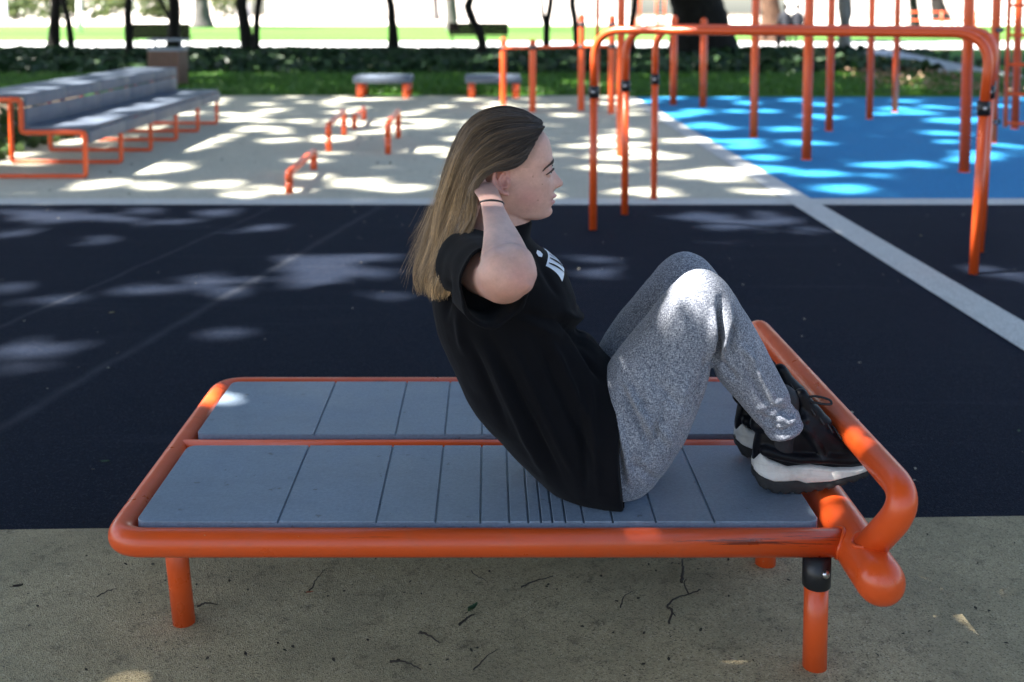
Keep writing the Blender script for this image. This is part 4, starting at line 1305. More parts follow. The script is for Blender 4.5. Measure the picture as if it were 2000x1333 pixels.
blend(elb * .55, (.56, .25, .22))
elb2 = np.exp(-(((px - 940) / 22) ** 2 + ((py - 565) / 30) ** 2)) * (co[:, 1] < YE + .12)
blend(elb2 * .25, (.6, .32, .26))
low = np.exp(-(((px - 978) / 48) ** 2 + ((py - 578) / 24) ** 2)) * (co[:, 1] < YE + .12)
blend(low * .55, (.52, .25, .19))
scalp = 1 / (1 + np.exp(-(1058 - (my - 252) * .62 - mx) / 4)) * (1 / (1 + np.exp(-(316 - my) / 3))) * headm
blend(scalp * .85, (.06, .038, .025))
# hair roots shading into the forehead
hl = np.exp(-((mx - (1062 - np.clip(my - 252, 0, 80) * .55)) / 7) ** 2) * headm * (my < 320)
blend(hl * .3, (.2, .13, .09))
# a few moles
for (x, y) in ((1039, 337), (1041, 283), (1057, 353), (1049, 384)):
    blend((np.hypot(mx - x, my - y) < 1.5) * headm * (ay > .03) * .6, (.2, .09, .06))
# crease of the bent elbow
def fold(co, no, p0, p1, wd, dep, Y, side=None, both=True, long_=1.0):
    a, b = np.array(P(V(*p0, Y)))[:2], np.array(P(V(*p1, Y)))[:2]
    if both:
        s_ = np.array([P((p[0], Y, p[2])) for p in co])
    else:
        s_ = np.array([P(p) for p in co])
    d = b - a; L = np.linalg.norm(d); d /= L
    r = s_ - a; u = (r @ d) / L; v = r @ np.array([-d[1], d[0]])
    k = np.exp(-(v / wd) ** 2) * np.clip(np.minimum(u / .3, (1 - u) / .3), 0, 1) * ((u > 0) & (u < 1))
    return k * dep
k = fold(co, no, (920, 503), (952, 524), 3.2, -.005, YE, both=False) * (co[:, 1] < YC)
co = co + no * k[:, None]
bony = .0035 * np.exp(-((px - 1030) / 11) ** 2 - ((py - 560) / 10) ** 2) - .0022 * np.exp(-((px - 1004) / 12) ** 2 - ((py - 528) / 16) ** 2) + .0016 * np.exp(-((px - 965) / 10) ** 2 - ((py - 480) / 30) ** 2)
bony = bony * (co[:, 1] < YE + .12)
aw = np.clip((np.abs(co[:, 1] - YC) - .10) / .06, 0, 1) * (px < 1100)
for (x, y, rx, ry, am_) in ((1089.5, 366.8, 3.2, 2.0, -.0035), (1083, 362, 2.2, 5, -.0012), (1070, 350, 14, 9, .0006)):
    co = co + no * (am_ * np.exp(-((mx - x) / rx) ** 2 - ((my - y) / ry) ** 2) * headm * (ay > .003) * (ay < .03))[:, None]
co = relax(me, co, aw, 45)
co = co + no * bony[:, None]
co = relax(me, co, headm * (ay < .068) * .5, 2)
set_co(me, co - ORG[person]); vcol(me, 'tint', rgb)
t = NT('skin')
a = t.n('ShaderNodeAttribute'); a.attribute_name = 'tint'
mot = t.ramp(t.noise(30, 6, .65), [(.32, .84), (.7, 1.08)])
c1 = t.mix(1.0, a.outputs['Color'], mot, 'MULTIPLY')
fine = t.ramp(t.noise(190, 3, .6), [(.3, .97), (.7, 1.03)])
t.col(t.mix(1.0, c1, fine, 'MULTIPLY')); t.rough(t.ramp(t.noise(60, 4), [(.3, .42), (.7, .58)])); t.spec(.4)
t.b.inputs['Subsurface Weight'].default_value = .18; t.b.inputs['Subsurface Radius'].default_value = (1, .35, .2); t.b.inputs['Subsurface Scale'].default_value = .008
t.bump(t.noise(420, 3, .6), .12, .001)
M['skin'] = t.m
me.materials.append(M['skin'])
link_mesh('body', me, person)
BODY_BVH = BVHTree.FromPolygons([tuple(v.co + Vector(ORG[person])) for v in me.vertices], [tuple(p.vertices) for p in me.polygons])

# eyes, brows, lashes
M['eye'] = None
t = NT('eye_white'); t.col((.55, .52, .51)); t.rough(.12); M['eye'] = t.m
M['iris'] = var_mat('iris', (.05, .07, .09), .1, .3, 300)
M['pupil'] = var_mat('pupil', (.005, .005, .006), .08, .1, 10)
M['brow'] = var_mat('eyebrow_hair', (.045, .026, .02), .6, .4, 300)
for s in (-1, 1):
    ey = YC + s * .0305
    ec = V(1065.2, 332.8, YC); ec[1] = ey
    e = obj('eye', sphere(ec, .0118, 24, 16), M['eye'], person)
    d = np.array([1, s * .05, 0.0]); d /= np.linalg.norm(d)
    obj('iris', sphere(ec + d * .0062, 1, 18, 10, (.0064, .0058, .0058)), M['iris'], e)
    obj('pupil', sphere(ec + d * .0112, 1, 14, 8, (.0018, .0026, .0026)), M['pupil'], e)
    lid = [(1078.0, 327.4, .022), (1080.2, 326.6, .027), (1079.2, 327.0, .032), (1076.2, 329.2, .0375), (1070.6, 332.6, .043), (1065, 335.6, .0475)]
    pts = []
    for (x, y, yy) in lid:
        p = V(x, y, YC); p[1] = YC + s * yy; pts.append(p)
    pp_ = catmull(pts, 5)
    obj('eyelashes', tube(pp_, [.0012 + .0009 * math.sin(math.pi * i / (len(pp_) - 1)) for i in range(len(pp_))], 8), M['brow'], e)
    # brow hairs lie on the skin
    vs, fs = [], []
    rr = np.random.default_rng(3)
    for h in range(220):
        u = rr.uniform(0, 1)
        yy = .009 + u * .0365
        bx = lerp(u, [(0, 1081), (.35, 1078), (.6, 1069), (.85, 1058), (1, 1052)]); by = lerp(u, [(0, 314.5), (.35, 312), (.6, 315), (.85, 322), (1, 327.5)])
        th = lerp(u, [(0, 3.6), (.4, 3.6), (1, .9)])
        by += rr.uniform(-th, th)
        p = V(bx + 6, by, YC); p[1] = YC + s * yy
        out = Vector((1, s * (.2 + u * 1.6), .1)).normalized()
        hit = BODY_BVH.ray_cast(Vector(p) + out * .04, -out, .09)
        if hit[0] is None: continue
        b0 = np.array(hit[0]); nn = np.array(hit[1])
        tn = np.array([-.55 - .3 * u, s * .8, .25 - .5 * u]); tn -= nn * (tn @ nn); tn /= np.linalg.norm(tn)
        v, f = tube([b0 + nn * .0002, b0 + nn * .0010 + tn * .003, b0 + nn * .0008 + tn * .0058], [.0009, .0008, .0003], 5)
        n0 = len(vs); vs += v; fs += [tuple(i + n0 for i in q_) for q_ in f]
    obj('eyebrow', (vs, fs), M['brow'], person)

# wristband on the near wrist
wa, wb_ = V(935, 395, YE + .19), V(987, 398, YE + .19)
wc = (wa + wb_) / 2; ax = np.array([-.15, .80, .58]); ax /= np.linalg.norm(ax)
up_ = np.cross(ax, wb_ - wa); up_ /= np.linalg.norm(up_); sd = (wb_ - wa) / np.linalg.norm(wb_ - wa)
ring = []
for a in np.linspace(0, 2 * math.pi, 41)[:-1]:
    dirv = sd * math.cos(a) + up_ * math.sin(a)
    hit = BODY_BVH.ray_cast(Vector(wc + dirv * .07), Vector(-dirv), .07)
    p = np.array(hit[0]) if hit[0] is not None else wc + dirv * .03
    if np.linalg.norm(p - wc) > .040: p = wc + dirv * .033
    ring.append(p + dirv * .001)
ring = [(ring[i - 1] + ring[i] * 2 + ring[(i + 1) % 40]) / 4 for i in range(40)]
obj('wristband', tube(ring, .0028, 10, closed=True), M['black_clamp'], person)

# ---- trousers
TH = [(1172, 752, 1178, 992, YN + .012, .092), (1196, 705, 1208, 989, YN + .006, .10), (1228, 662, 1262, 958, YN, .103), (1258, 626, 1306, 905, YN, .098), (1289, 587, 1345, 838, YN, .090), (1319, 552, 1374, 765, YN, .081),
      (1346, 532, 1388, 705, YN, .072), (1374, 527, 1390, 688, YN, .066), (1405, 539, 1389, 690, YN, .063), (1431, 568, 1389, 703, YN, .062), (1462, 620, 1398, 732, YN, .063), (1494, 676, 1422, 764, YN, .062), (1524, 736, 1449, 792, YN, .058), (1548, 782, 1474, 824, YN, .054), (1564, 812, 1490, 846, YN, .053), (1567, 828, 1500, 857, YN, .051)]
lgN = loft(TH, 40, 5, 2.1)
pelv = loft([(1075, 930, 1150, 700, YC, .16), (1110, 965, 1172, 712, YC, .172), (1150, 985, 1192, 722, YC, .175), (1190, 985, 1215, 760, YC, .165), (1215, 970, 1235, 800, YC, .14)], 36, 4, 2.2)
me, co, no = remesh([lgN, mirrorY(lgN, YC), pelv], .0048, 6, .5)
disp = np.zeros(len(co))
for p0, p1, wd, dp in (((1400, 560), (1386, 712), 7, -.016), ((1412, 575), (1402, 690), 7, .010), ((1386, 585), (1374, 700), 9, .008), ((1424, 600), (1410, 700), 6, -.006), ((1378, 640), (1345, 810), 8, -.006),
                       ((1200, 725), (1262, 850), 6, -.007), ((1212, 722), (1276, 836), 6, .006), ((1186, 778), (1210, 930), 6, -.008), ((1196, 772), (1224, 925), 6, .006), ((1225, 720), (1290, 850), 7, -.005), ((1178, 840), (1196, 968), 5, .006),
                       ((1300, 720), (1245, 900), 9, -.004), ((1330, 700), (1300, 830), 9, .004), ((1440, 690), (1500, 800), 6, -.005), ((1452, 684), (1512, 792), 6, .004), ((1478, 765), (1545, 800), 5, -.005), ((1482, 790), (1550, 815), 5, .005), ((1470, 790), (1520, 838), 5, -.005), ((1425, 650), (1470, 700), 7, .004), ((1395, 690), (1430, 730), 6, -.006),
                       ((1492, 838), (1560, 806), 4, -.004), ((1496, 848), (1566, 818), 4, .003), ((1486, 826), (1556, 796), 4, .003), ((1478, 812), (1540, 776), 5, -.004), ((1462, 786), (1530, 760), 6, .003), ((1330, 560), (1290, 640), 9, .003), ((1250, 700), (1330, 780), 8, -.003), ((1240, 760), (1310, 850), 8, .004), ((1215, 860), (1290, 930), 8, -.004)):
    disp += 2.1 * fold(co, no, p0, p1, wd, dp, YN) * np.where(co[:, 1] < YC, 1, .9)
for i, p in enumerate(co):
    disp[i] += .0022 * noise.noise(Vector(p) * 14) + .0011 * noise.noise(Vector(p) * 33)
co = co + no * disp[:, None]
co[:, 2] = np.maximum(co[:, 2], ZP + .001)
set_co(me, co - ORG[person])
t = NT('grey_marl')
v1 = t.noise(620, 2, .6, t.map((1, .5, .3), (0, .9, 0)))
v2 = t.noise(480, 2, .7, t.map((.35, .5, 1), (0, .9, 0)))
f = t.math('ADD', t.math('MULTIPLY', v1, .5), t.math('MULTIPLY', v2, .5))
speck = t.ramp(f, [(.35, (.052, .057, .082)), (.46, (.155, .17, .215)), (.56, (.30, .32, .37)), (.68, (.56, .58, .63))])
big = t.ramp(t.noise(11, 4), [(.35, .9), (.7, 1.08)])
t.col(t.mix(1.0, speck, big, 'MULTIPLY')); t.rough(.95); t.spec(.1)
t.b.inputs['Sheen Weight'].default_value = .25; t.b.inputs['Sheen Roughness'].default_value = .5
t.bump(f, .5, .002)
M['marl'] = t.m; me.materials.append(t.m)
link_mesh('joggers', me, person)

# ---- t-shirt
SH = [(918, 446, 1039, 431, YC, .058), (906, 456, 1036, 447, YC, .070), (890, 468, 1036, 466, YC, .100), (866, 490, 1062, 490, YC, .148), (848, 535, 1100, 521, YC, .178), (843, 590, 1121, 570, YC, .182), (856, 650, 1126, 612, YC, .178), (888, 722, 1130, 638, YC, .176),
      (928, 798, 1143, 648, YC, .180), (985, 860, 1162, 664, YC, .184), (1048, 924, 1178, 684, YC, .190), (1100, 972, 1189, 697, YC, .204, -4, 0), (1150, 991, 1195, 703, YC, .212, -12, 0), (1205, 999, 1200, 706, YC, .217, -22, 0), (1218, 1000, 1203, 708, YC, .217, -24, 0)]
torso = loft(SH, 48, 5, 2.15)
slv = loft([(872, 488, 985, 500, YC - .13, .10), (877, 490, 988, 600, YC - .185, .075, 0, 0), (893, 478, 975, 612, YC - .225, .055)], 30, 5, 2.2)
slv2 = chain([at(916, 520, YC - .09, .078), at(929, 537, YC - .16, .077), at(937, 548, YC - .225, .072)], 26, 5)
def sleeve():
    a, b = V(908, 512, YC - .07), V(965, 556, YC - .30)
    d = b - a; L = np.linalg.norm(d); d /= L
    u = np.cross([0, 0, 1.0], d); u /= np.linalg.norm(u); w = np.cross(d, u)
    prof = [(-.02, .03), (0, .066), (.05, .078), (.6 * L, .076), (L - .012, .0715), (L - .004, .074), (L, .074), (L + .002, .071), (L, .0665), (L - .012, .064), (.7 * L, .066), (.6 * L, .064), (.59 * L, .02)]
    vs, fs, n = [], [], 40
    for (q, r) in prof:
        for k in range(n):
            an = 2 * math.pi * k / n
            rr = r * (1 + .045 * math.sin(3 * an + 1.0) * max(q / L, 0) + .02 * math.sin(7 * an) * max(q / L, 0))
            sag = -.010 * max(q / L, 0) * (1 - math.sin(an)) * .5
            vs.append(a + d * q + u * math.cos(an) * rr + w * (math.sin(an) * rr * 1.05 + sag))
    for i in range(len(prof) - 1):
        for k in range(n): fs.append((i * n + k, i * n + (k + 1) % n, (i + 1) * n + (k + 1) % n, (i + 1) * n + k))
    fs.append(tuple(range(n - 1, -1, -1))); fs.append(tuple((len(prof) - 1) * n + k for k in range(n)))
    return vs, fs
me, co, no = remesh([torso, sleeve(), mirrorY(sleeve(), YC)], .0042, 4, .5)
disp = np.zeros(len(co))
for p0, p1, wd, dp in (((930, 640), (1080, 960), 9, .009), ((950, 640), (1105, 955), 8, -.009), ((990, 650), (1130, 940), 8, .007), ((1040, 640), (1160, 900), 9, -.008), ((1060, 640), (1172, 860), 7, .007), ((905, 640), (1000, 860), 9, -.007), ((1085, 620), (1175, 720), 6, -.010), ((1100, 612), (1190, 712), 6, .010),
                       ((1110, 650), (1185, 760), 6, -.008), ((1150, 720), (1165, 960), 7, .006), ((1130, 740), (1140, 970), 7, -.006), ((880, 500), (868, 640), 7, -.008), ((893, 600), (905, 700), 8, .006), ((1010, 600), (1110, 640), 8, -.006), ((1020, 615), (1100, 665), 8, .005), ((1046, 510), (1105, 600), 6, -.004)):
    disp += 1.5 * fold(co, no, p0, p1, wd, dp, YC - .15) * np.where(co[:, 1] < YC, 1, .7)
for i, p in enumerate(co): disp[i] += .0042 * noise.noise(Vector(p) * 10) + .0018 * noise.noise(Vector(p) * 26)
co = co + no * disp[:, None]
co[:, 2] = np.maximum(co[:, 2], ZP + .002)
set_co(me, co - ORG[person])
t = NT('black_cotton')
t.col(t.mix(t.noise(40, 5), (.0032, .0034, .0048), (.006, .0064, .009))); t.rough(.9); t.spec(.10)
t.b.inputs['Sheen Weight'].default_value = .04
t.bump(t.noise(520, 3), .25, .0012)
M['cotton'] = t.m; me.materials.append(t.m)
shirt = link_mesh('t_shirt', me, person)
SB = BVHTree.FromPolygons([tuple(p) for p in co], [tuple(p.vertices) for p in me.polygons])
# the collar band
def surf(px, py, eye=Vector((0, 0, H)), off=.0016):
    d = Vector(ray(px, py)).normalized()
    hit = SB.ray_cast(eye, d, 6)
    if hit[0] is None: return None
    return np.array(hit[0]) + np.array(hit[1]) * off
def chest(u, v, off):
    """u across the chest (-1 far .. 1 near), v down it: a point just off the shirt front"""
    base = V(1071 + v * 31, 492 + v * 28, YC)
    p = Vector(base) + Vector((0, -u * .075, 0)) 
    d = Vector((.62, 0, .78))
    hit = SB.ray_cast(p + d * .12, -d, .3)
    if hit[0] is None: return None
    return np.array(hit[0]) + np.array(hit[1]) * off
def chest_patch(us, vs_, off):
    grid, vv, ff = {}, [], []
    for j, v in enumerate(vs_):
        for i, u in enumerate(us(v)):
            p = chest(u, v, off)
            if p is not None: grid[i, j] = len(vv); vv.append(p)
    for (i, j) in list(grid):
        k = [(i, j), (i + 1, j), (i + 1, j + 1), (i, j + 1)]
        if all(q_ in grid for q_ in k): ff.append(tuple(grid[q_] for q_ in k))
    return vv, ff
M['print'] = var_mat('white_print', (.74, .78, .84), .6, .06, 60)
pr = obj('print', chest_patch(lambda v: np.linspace(-1.15, 1.15, 41), np.linspace(0, 1, 22), .0014), M['print'], shirt)
for c0, c1, wd in ((.92, .60, .06), (.50, .16, .085), (.08, -.2, .085), (-.4, -.7, .07)):
    f_ = lambda v, c0=c0, c1=c1, wd=wd: [c0 + (c1 - c0) * (v ** 1.4) + e * wd * math.sin(math.pi * min(max((v - .06) / .9, .02), .98)) ** .5 for e in (-1, 0, 1)]
    obj('print_stroke', chest_patch(f_, np.linspace(.10, .97, 16), .0024), M['cotton'], shirt)
obj('print_mark', chest_patch(lambda v: [.72 + .17 * e * (1 - .5 * abs(v + .46) / .2) for e in (-1, -.3, .3, 1)], np.linspace(-.62, -.30, 7), .0016), M['print'], shirt)

# ---- shoes (x along the foot from the heel)
XH = V(1470, 930, YN)[0]
def foot(y0, s):
    root = None
    ss = 1.0
    top_mid = [(0, .072), (.012, .094), (.03, .080), (.07, .064), (.12, .068), (.17, .065), (.21, .068), (.245, .076), (.275, .088), (.29, .094)]
    bot_mid = [(0, .050), (.012, .040), (.04, .030), (.09, .033), (.11, .026), (.16, .034), (.19, .045), (.235, .056), (.275, .074), (.29, .086)]
    bot_out = [(0, .036), (.01, .018), (.04, .004), (.10, .004), (.15, .014), (.19, .028), (.235, .044), (.275, .066), (.29, .082)]
    hw = [(0, .012), (.006, .024), (.02, .033), (.06, .036), (.12, .036), (.18, .044), (.22, .046), (.255, .038), (.278, .024), (.288, .010), (.29, .004)]
    upt = [(0, .10), (.012, .150), (.03, .162), (.06, .150), (.085, .168), (.10, .195), (.115, .192), (.14, .166), (.17, .142), (.20, .120), (.235, .108), (.262, .102), (.28, .096), (.29, .090)]
    uhw = [(0, .008), (.01, .022), (.03, .029), (.07, .031), (.10, .030), (.14, .033), (.19, .040), (.225, .041), (.255, .034), (.278, .020), (.288, .008), (.29, .003)]
    def slab(lo, hi, w_, sc=1.0, x0=0, x1=.29, n=60, ridge=None, exp=4):
        vs, fs, m = [], [], 28
        for i in range(n):
            x = x0 + (x1 - x0) * i / (n - 1)
            a, b, h = lerp(x, lo), lerp(x, hi), lerp(x, w_) * sc
            for k in range(m):
                an = 2 * math.pi * k / m
                ca, sa = math.cos(an), math.sin(an)
                yy = math.copysign(abs(ca) ** (2 / exp), ca) * h; zz = (a + b) / 2 + math.copysign(abs(sa) ** (2 / exp), sa) * (b - a) / 2
                if ridge: yy, zz = ridge(x, yy, zz, h, a, b)
                vs.append((XH + x, y0 + s * yy, ZP + zz))
        for i in range(n - 1):
            for k in range(m): fs.append((i * m + k, (i + 1) * m + k, (i + 1) * m + (k + 1) % m, i * m + (k + 1) % m))
        fs.append(tuple(range(m))); fs.append(tuple((n - 1) * m + k for k in range(m - 1, -1, -1)))
        if s > 0: fs = [tuple(reversed(f)) for f in fs]
        return vs, fs
    # the upper with collar, tongue and toe cap
    up = slab([(a, b - .016) for a, b in top_mid], upt, uhw, exp=2.3, n=70)
    extra = [chain([(XH + .012, y0, ZP + .15, .02), (XH + .03, y0 - .022, ZP + .150, .012), (XH + .07, y0 - .027, ZP + .142, .011), (XH + .105, y0 - .020, ZP + .165, .012)], 12, 4),
             chain([(XH + .012, y0, ZP + .15, .02), (XH + .03, y0 + .022, ZP + .150, .012), (XH + .07, y0 + .027, ZP + .142, .011), (XH + .105, y0 + .020, ZP + .165, .012)], 12, 4),
             chain([(XH + .150, y0, ZP + .150, .022), (XH + .122, y0, ZP + .182, .02), (XH + .104, y0, ZP + .212, .016)], 14, 4),
             chain([(XH + .02, y0 - .027, ZP + .10, .012), (XH + .08, y0 - .033, ZP + .085, .010), (XH + .15, y0 - .038, ZP + .085, .010), (XH + .21, y0 - .038, ZP + .085, .012), (XH + .25, y0 - .028, ZP + .09, .012)], 12, 4),
             chain([(XH + .02, y0 + .027, ZP + .10, .012), (XH + .08, y0 + .033, ZP + .085, .010), (XH + .15, y0 + .038, ZP + .085, .010), (XH + .21, y0 + .038, ZP + .085, .012), (XH + .25, y0 + .028, ZP + .09, .012)], 12, 4),
             chain([(XH + .105, y0 - .028, ZP + .15, .009), (XH + .13, y0 - .032, ZP + .115, .009), (XH + .145, y0 - .036, ZP + .085, .009)], 10, 4),
             chain([(XH + .105, y0 + .028, ZP + .15, .009), (XH + .13, y0 + .032, ZP + .115, .009), (XH + .145, y0 + .036, ZP + .085, .009)], 10, 4)]
    me, co, no = remesh([up] + extra, .0032, 3, .5)
    for i, p in enumerate(co):
        co[i] = co[i] + no[i] * (.0016 * noise.noise(Vector(p) * 38))
    set_co(me, co - ORG[person]); me.materials.append(M['patent']); sh = link_mesh('shoe', me, person)
    def rd(x, y, z, h, a, b):
        tt = (z - a) / max(b - a, .001)
        return y * (1 + .03 * math.sin(tt * 9 + x * 40) * (abs(tt - .5) < .45) + .05 * (1 - tt)), z
    obj('midsole', slab([(a, b) for a, b in bot_mid], top_mid, hw, 1.0, n=70, ridge=rd, exp=5), M['midsole'], sh)
    def lug(x, y, z, h, a, b):
        return y, z + (.0035 * (math.sin(x * 260) > .3) if z < (a + b) / 2 else 0)
    obj('outsole', slab(bot_out, [(a, b + .006) for a, b in bot_mid], hw, 1.03, n=120, ridge=lug, exp=5), M['outsole'], sh)
    tp = lambda x: ZP + lerp(x, upt)
    lc = []
    for k in range(4):
        x = .116 + k * .019; z = tp(x) + .004; w2 = .020 + .002 * k
        lc.append(tube(catmull([(XH + x + .012, y0 - w2 - .006, z - .018), (XH + x + .002, y0 - w2 * .6, z - .001), (XH + x - .001, y0, z + .001), (XH + x + .002, y0 + w2 * .6, z - .001), (XH + x + .012, y0 + w2 + .006, z - .018)], 5), .0019, 8))
    zk = tp(.11) + .012
    for sg_ in ((1,) if s < 0 else ()):
        lc.append(tube(catmull([(XH + .108, y0, zk), (XH + .13, y0 - .012 * sg_, zk + .010), (XH + .158, y0 - .022 * sg_, zk + .006), (XH + .160, y0 - .028 * sg_, zk - .002), (XH + .135, y0 - .022 * sg_, zk - .002), (XH + .108, y0, zk - .002)], 6), .0027, 8))
    lc.append(sphere((XH + .108, y0, zk), .007, 12, 8))
    obj('laces', join(*lc), M['lace'], sh)
    obj('sock', chain([(XH + .062, y0, ZP + .10, .036), (XH + .063, y0, ZP + .15, .036), (XH + .062, y0, ZP + .20, .037)], 20, 4), M['lace'], person)
t = NT('patent_leather'); t.col(t.mix(t.noise(30, 5), (.004, .0045, .006), (.009, .0095, .013))); t.rough(t.ramp(t.noise(40, 5), [(.3, .30), (.75, .5)])); t.spec(.13)
t.bump(t.noise(70, 4, .6), .25, .003); M['patent'] = t.m
t = NT('midsole_foam')
d1 = t.ramp(t.noise(28, 6, .7), [(.45, 0), (.75, .6)]); d2 = t.ramp(t.noise(1, 5, .7, t.map((12, 12, 150))), [(.55, 0), (.7, .4)])
t.col(t.mix(d2, t.mix(d1, (.66, .65, .62), (.30, .28, .25)), (.34, .32, .3))); t.rough(.6); t.bump(t.noise(1, 4, .6, t.map((10, 10, 120))), .4, .003); M['midsole'] = t.m
M['outsole'] = var_mat('outsole_rubber', (.013, .014, .016), .75, .3, 60, .3)
M['lace'] = var_mat('black_laces', (.012, .012, .016), .7, .3, 200, .3, 300)
foot(YN + .004, -1); foot(2 * YC - YN - .004, 1)

# ---- hair
GD = [[(1048, 235, 2.44), (1020, 219, 2.44), (985, 213, 2.44), (945, 222, 2.44), (912, 248, 2.44), (890, 288, 2.44), (873, 335, 2.44), (858, 385, 2.44), (844, 435, 2.44), (828, 485, 2.435), (813, 535, 2.43), (813, 578, 2.43)],
      [(1058, 243, 2.42), (1025, 233, 2.405), (985, 232, 2.39), (945, 243, 2.38), (915, 270, 2.375), (895, 310, 2.375), (880, 355, 2.38), (866, 400, 2.385), (852, 445, 2.385), (838, 495, 2.38), (822, 545, 2.375), (824, 584, 2.375)],
      [(1063, 249, 2.40), (1030, 255, 2.38), (990, 262, 2.362), (955, 278, 2.352), (925, 305, 2.348), (908, 340, 2.35), (895, 380, 2.355), (882, 420, 2.358), (868, 460, 2.352), (850, 508, 2.34), (837, 552, 2.332), (838, 589, 2.33)],
      [(1055, 260, 2.39), (1030, 276, 2.37), (1000, 292, 2.357), (965, 310, 2.348), (935, 332, 2.342), (918, 365, 2.338), (909, 400, 2.335), (899, 435, 2.332), (880, 475, 2.322), (863, 520, 2.305), (850, 560, 2.298), (848, 592, 2.298)],
      [(1044, 280, 2.379), (1022, 300, 2.362), (996, 312, 2.350), (966, 321, 2.340), (940, 336, 2.326), (924, 364, 2.318), (918, 395, 2.316), (911, 428, 2.316), (893, 465, 2.31), (873, 508, 2.296), (859, 548, 2.290), (854, 584, 2.290)],
      [(1030, 306, 2.374), (1012, 322, 2.360), (990, 329, 2.350), (964, 332, 2.340), (944, 346, 2.330), (930, 368, 2.320), (924, 398, 2.318), (917, 430, 2.318), (900, 465, 2.312), (879, 507, 2.298), (863, 547, 2.292), (857, 582, 2.292)]]
GW = [[V(p[0] + 13 * max(0, (i_ - 5) / 6), p[1] - 6 * max(0, (i_ - 8) / 3), p[2]) for i_, p in enumerate(g_)] for g_ in GD]
full = [[np.array([p[0], 2 * YC - p[1], p[2]]) for p in g_] for g_ in GW[:0:-1]] + GW      # far side .. near side, 9 guides
GA = np.array([[q_ for q_ in catmull(g_, 4)] for g_ in full])                               # guides x steps x 3
NG, NS = GA.shape[:2]
def gpos(u, s):
    """u 0..1 across the guides, s 0..1 along them (arrays)"""
    a = np.clip(u, 0, 1) * (NG - 1); i = np.minimum(a.astype(int), NG - 2); f1 = (a - i)[:, None]
    b = np.clip(s, 0, 1) * (NS - 1); j = np.minimum(b.astype(int), NS - 2); f2 = (b - j)[:, None]
    f1 = f1 * f1 * (3 - 2 * f1)
    return (GA[i, j] * (1 - f1) + GA[i + 1, j] * f1) * (1 - f2) + (GA[i, j + 1] * (1 - f1) + GA[i + 1, j + 1] * f1) * f2
# the body of the hair
vs, fs = [], []
inn = 13
for j in range(NS - 3):
    outer = [GA[i, j] for i in range(NG)]
    c = sum(outer) / NG
    k = .10 if j < 14 else .45
    outer = [p + (c - p) / np.linalg.norm(c - p) * .006 for p in outer]
    ins = [p + (c - p) * k for p in outer[::-1]]
    vs += outer + ins
n = 2 * NG
for j in range(NS - 4):
    for k in range(n): fs.append((j * n + k, j * n + (k + 1) % n, (j + 1) * n + (k + 1) % n, (j + 1) * n + k))
fs.append(tuple(range(n - 1, -1, -1))); fs.append(tuple((NS - 4) * n + k for k in range(n)))
me, co, no = remesh([(vs, fs)], .005, 4, .5)
for i, p in enumerate(co): co[i] += no[i] * .0025 * noise.noise(Vector((p[0] * 60, p[1] * 60, p[2] * 12)))
set_co(me, co - ORG[person])
M['hair_mass'] = var_mat('brown_hair', (.06, .04, .025), .55, .4, 60)
me.materials.append(M['hair_mass']); hair = link_mesh('hair', me, person)
# strands
rh = np.random.default_rng(21)
NL = 300
lu = rh.uniform(0, 1, NL); lu = np.clip(.5 + np.sign(lu - .5) * np.abs(lu - .5) ** .9 * .5 ** .1, 0, 1)
lo_ = rh.normal(.001, .006, NL); ll = rh.uniform(.74, 1.0, NL) ** .7; lt = rh.uniform(0, 1, NL)
NSTR, NP = 8000, 22
li = rh.integers(0, NL, NSTR)
du = rh.normal(0, .022, NSTR); ro = rh.uniform(0, .07, NSTR)
ln = np.minimum(ll[li] + rh.normal(0, .02, NSTR), 1.0)
pos = np.zeros((NSTR, NP, 3))
ph = rh.uniform(0, 6.3, NSTR); lph = rh.uniform(0, 6.3, NL)
fz = np.abs(rh.normal(0, 1, NSTR)); depth_ = lo_[li] + rh.uniform(-.004, .004, NSTR)
cen = GA.mean(0)
for k in range(NP):
    s = ro + (ln - ro) * k / (NP - 1)
    conv = np.clip((s - .12) / .6, 0, 1)
    u = lu[li] + du * (1 - .72 * conv) + .012 * np.sin(lph[li] + s * 7) * conv
    p = gpos(u, s)
    jx = np.clip(s * (NS - 1), 0, NS - 1).astype(int)
    nrm = p - cen[jx]; nrm /= np.linalg.norm(nrm, axis=1, keepdims=True)
    off = depth_ * (.35 + .7 * conv) + .0015
    p = p + nrm * off[:, None]
    am = (.0018 + .004 * conv * (fz > 1.6))[:, None]
    p += am * np.stack([np.sin(ph + s * 19), np.cos(ph * 1.7 + s * 15), np.sin(ph * 2.3 + s * 13) * .5], 1)
    # the lower lengths part into waving locks
    wv = (.011 * np.clip((s - .42) / .5, 0, 1) ** 1.2)
    p += wv[:, None] * np.stack([np.sin(lph[li] * 1.3 + s * (9 + 5 * lt[li])), .8 * np.cos(lph[li] + s * 8), .35 * np.sin(lph[li] * 2 + s * 6)], 1)
    pos[:, k] = p
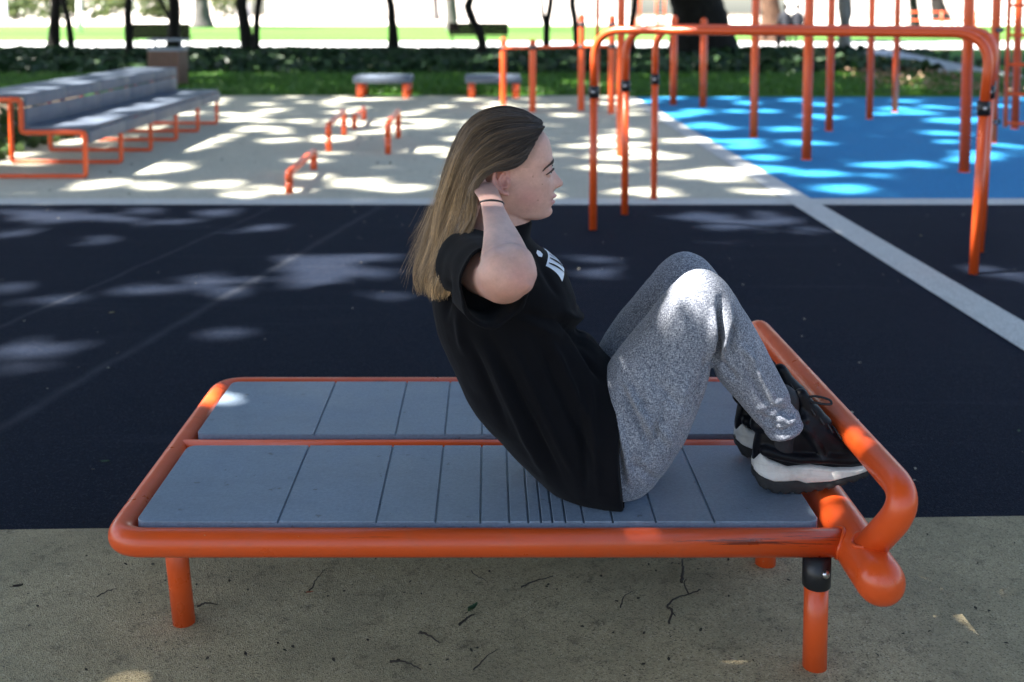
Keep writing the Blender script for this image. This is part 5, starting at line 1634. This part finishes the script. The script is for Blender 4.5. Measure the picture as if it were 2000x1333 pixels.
# loose fly-away hairs
NF = 260
fly = np.zeros((NF, NP, 3))
fu = rh.uniform(.15, .85, NF); amp = rh.uniform(.003, .05, NF); fl_ = rh.uniform(.75, 1.0, NF); fph = rh.uniform(0, 6.3, NF); r0_ = rh.uniform(0, .5, NF)
for k in range(NP):
    q_ = k / (NP - 1); s = r0_ + (fl_ - r0_) * q_
    p = gpos(fu, s)
    p[:, 0] -= amp * q_ ** 2 * 1.1; p[:, 2] += .2 * amp * np.sin(fph + q_ * 4) * q_
    p[:, 0] -= .003; p[:, 2] += .004 * np.sin(math.pi * q_) * (amp > .03)
    p[:, 1] += .3 * amp * np.sin(fph * 2 + 3 * q_) * q_
    fly[:, k] = p
allpos = np.concatenate([pos, fly])
hc = bpy.data.hair_curves.new('hair_strands')
hc.add_curves([NP] * len(allpos))
hc.attributes['position'].data.foreach_set('vector', np.ascontiguousarray(allpos - ORG[person], np.float32).ravel()) if 'position' in hc.attributes else None
ra = hc.attributes.get('radius') or hc.attributes.new('radius', 'FLOAT', 'POINT')
rad = np.concatenate([np.full(NSTR, .0005) * rh.uniform(.7, 1.3, NSTR), np.full(NF, .00016)])
tp_ = np.linspace(1, .35, NP)
ra.data.foreach_set('value', np.ascontiguousarray(rad[:, None] * tp_[None], np.float32).ravel())
ton = hc.attributes.new('tone', 'FLOAT', 'CURVE')
ltone = .05 + .9 * rh.beta(.7, .7, NL)
ton.data.foreach_set('value', np.concatenate([np.clip(ltone[li] + rh.normal(0, .14, NSTR), 0, 1), np.full(NF, .9)]).astype(np.float32))
t = NT('hair_strand_colour')
hi = t.n('ShaderNodeHairInfo')
root = t.ramp(hi.outputs['Intercept'], [(0, (.030, .023, .022)), (.2, (.060, .041, .029)), (.5, (.22, .145, .078)), (1, (.46, .31, .17))])
ta = t.n('ShaderNodeAttribute'); ta.attribute_name = 'tone'
li_ = t.ramp(ta.outputs['Fac'], [(0, (.35, .32, .3)), (.45, (.85, .84, .83)), (.8, (1.3, 1.3, 1.25)), (1, (2.3, 2.25, 2.1))])
t.col(t.mix(1.0, root, li_, 'MULTIPLY')); t.rough(.38); t.spec(.6)
hc.materials.append(t.m)
o = bpy.data.objects.new('hair_strands', hc); COL.objects.link(o); o.parent = hair; ORG[o] = ORG[person]
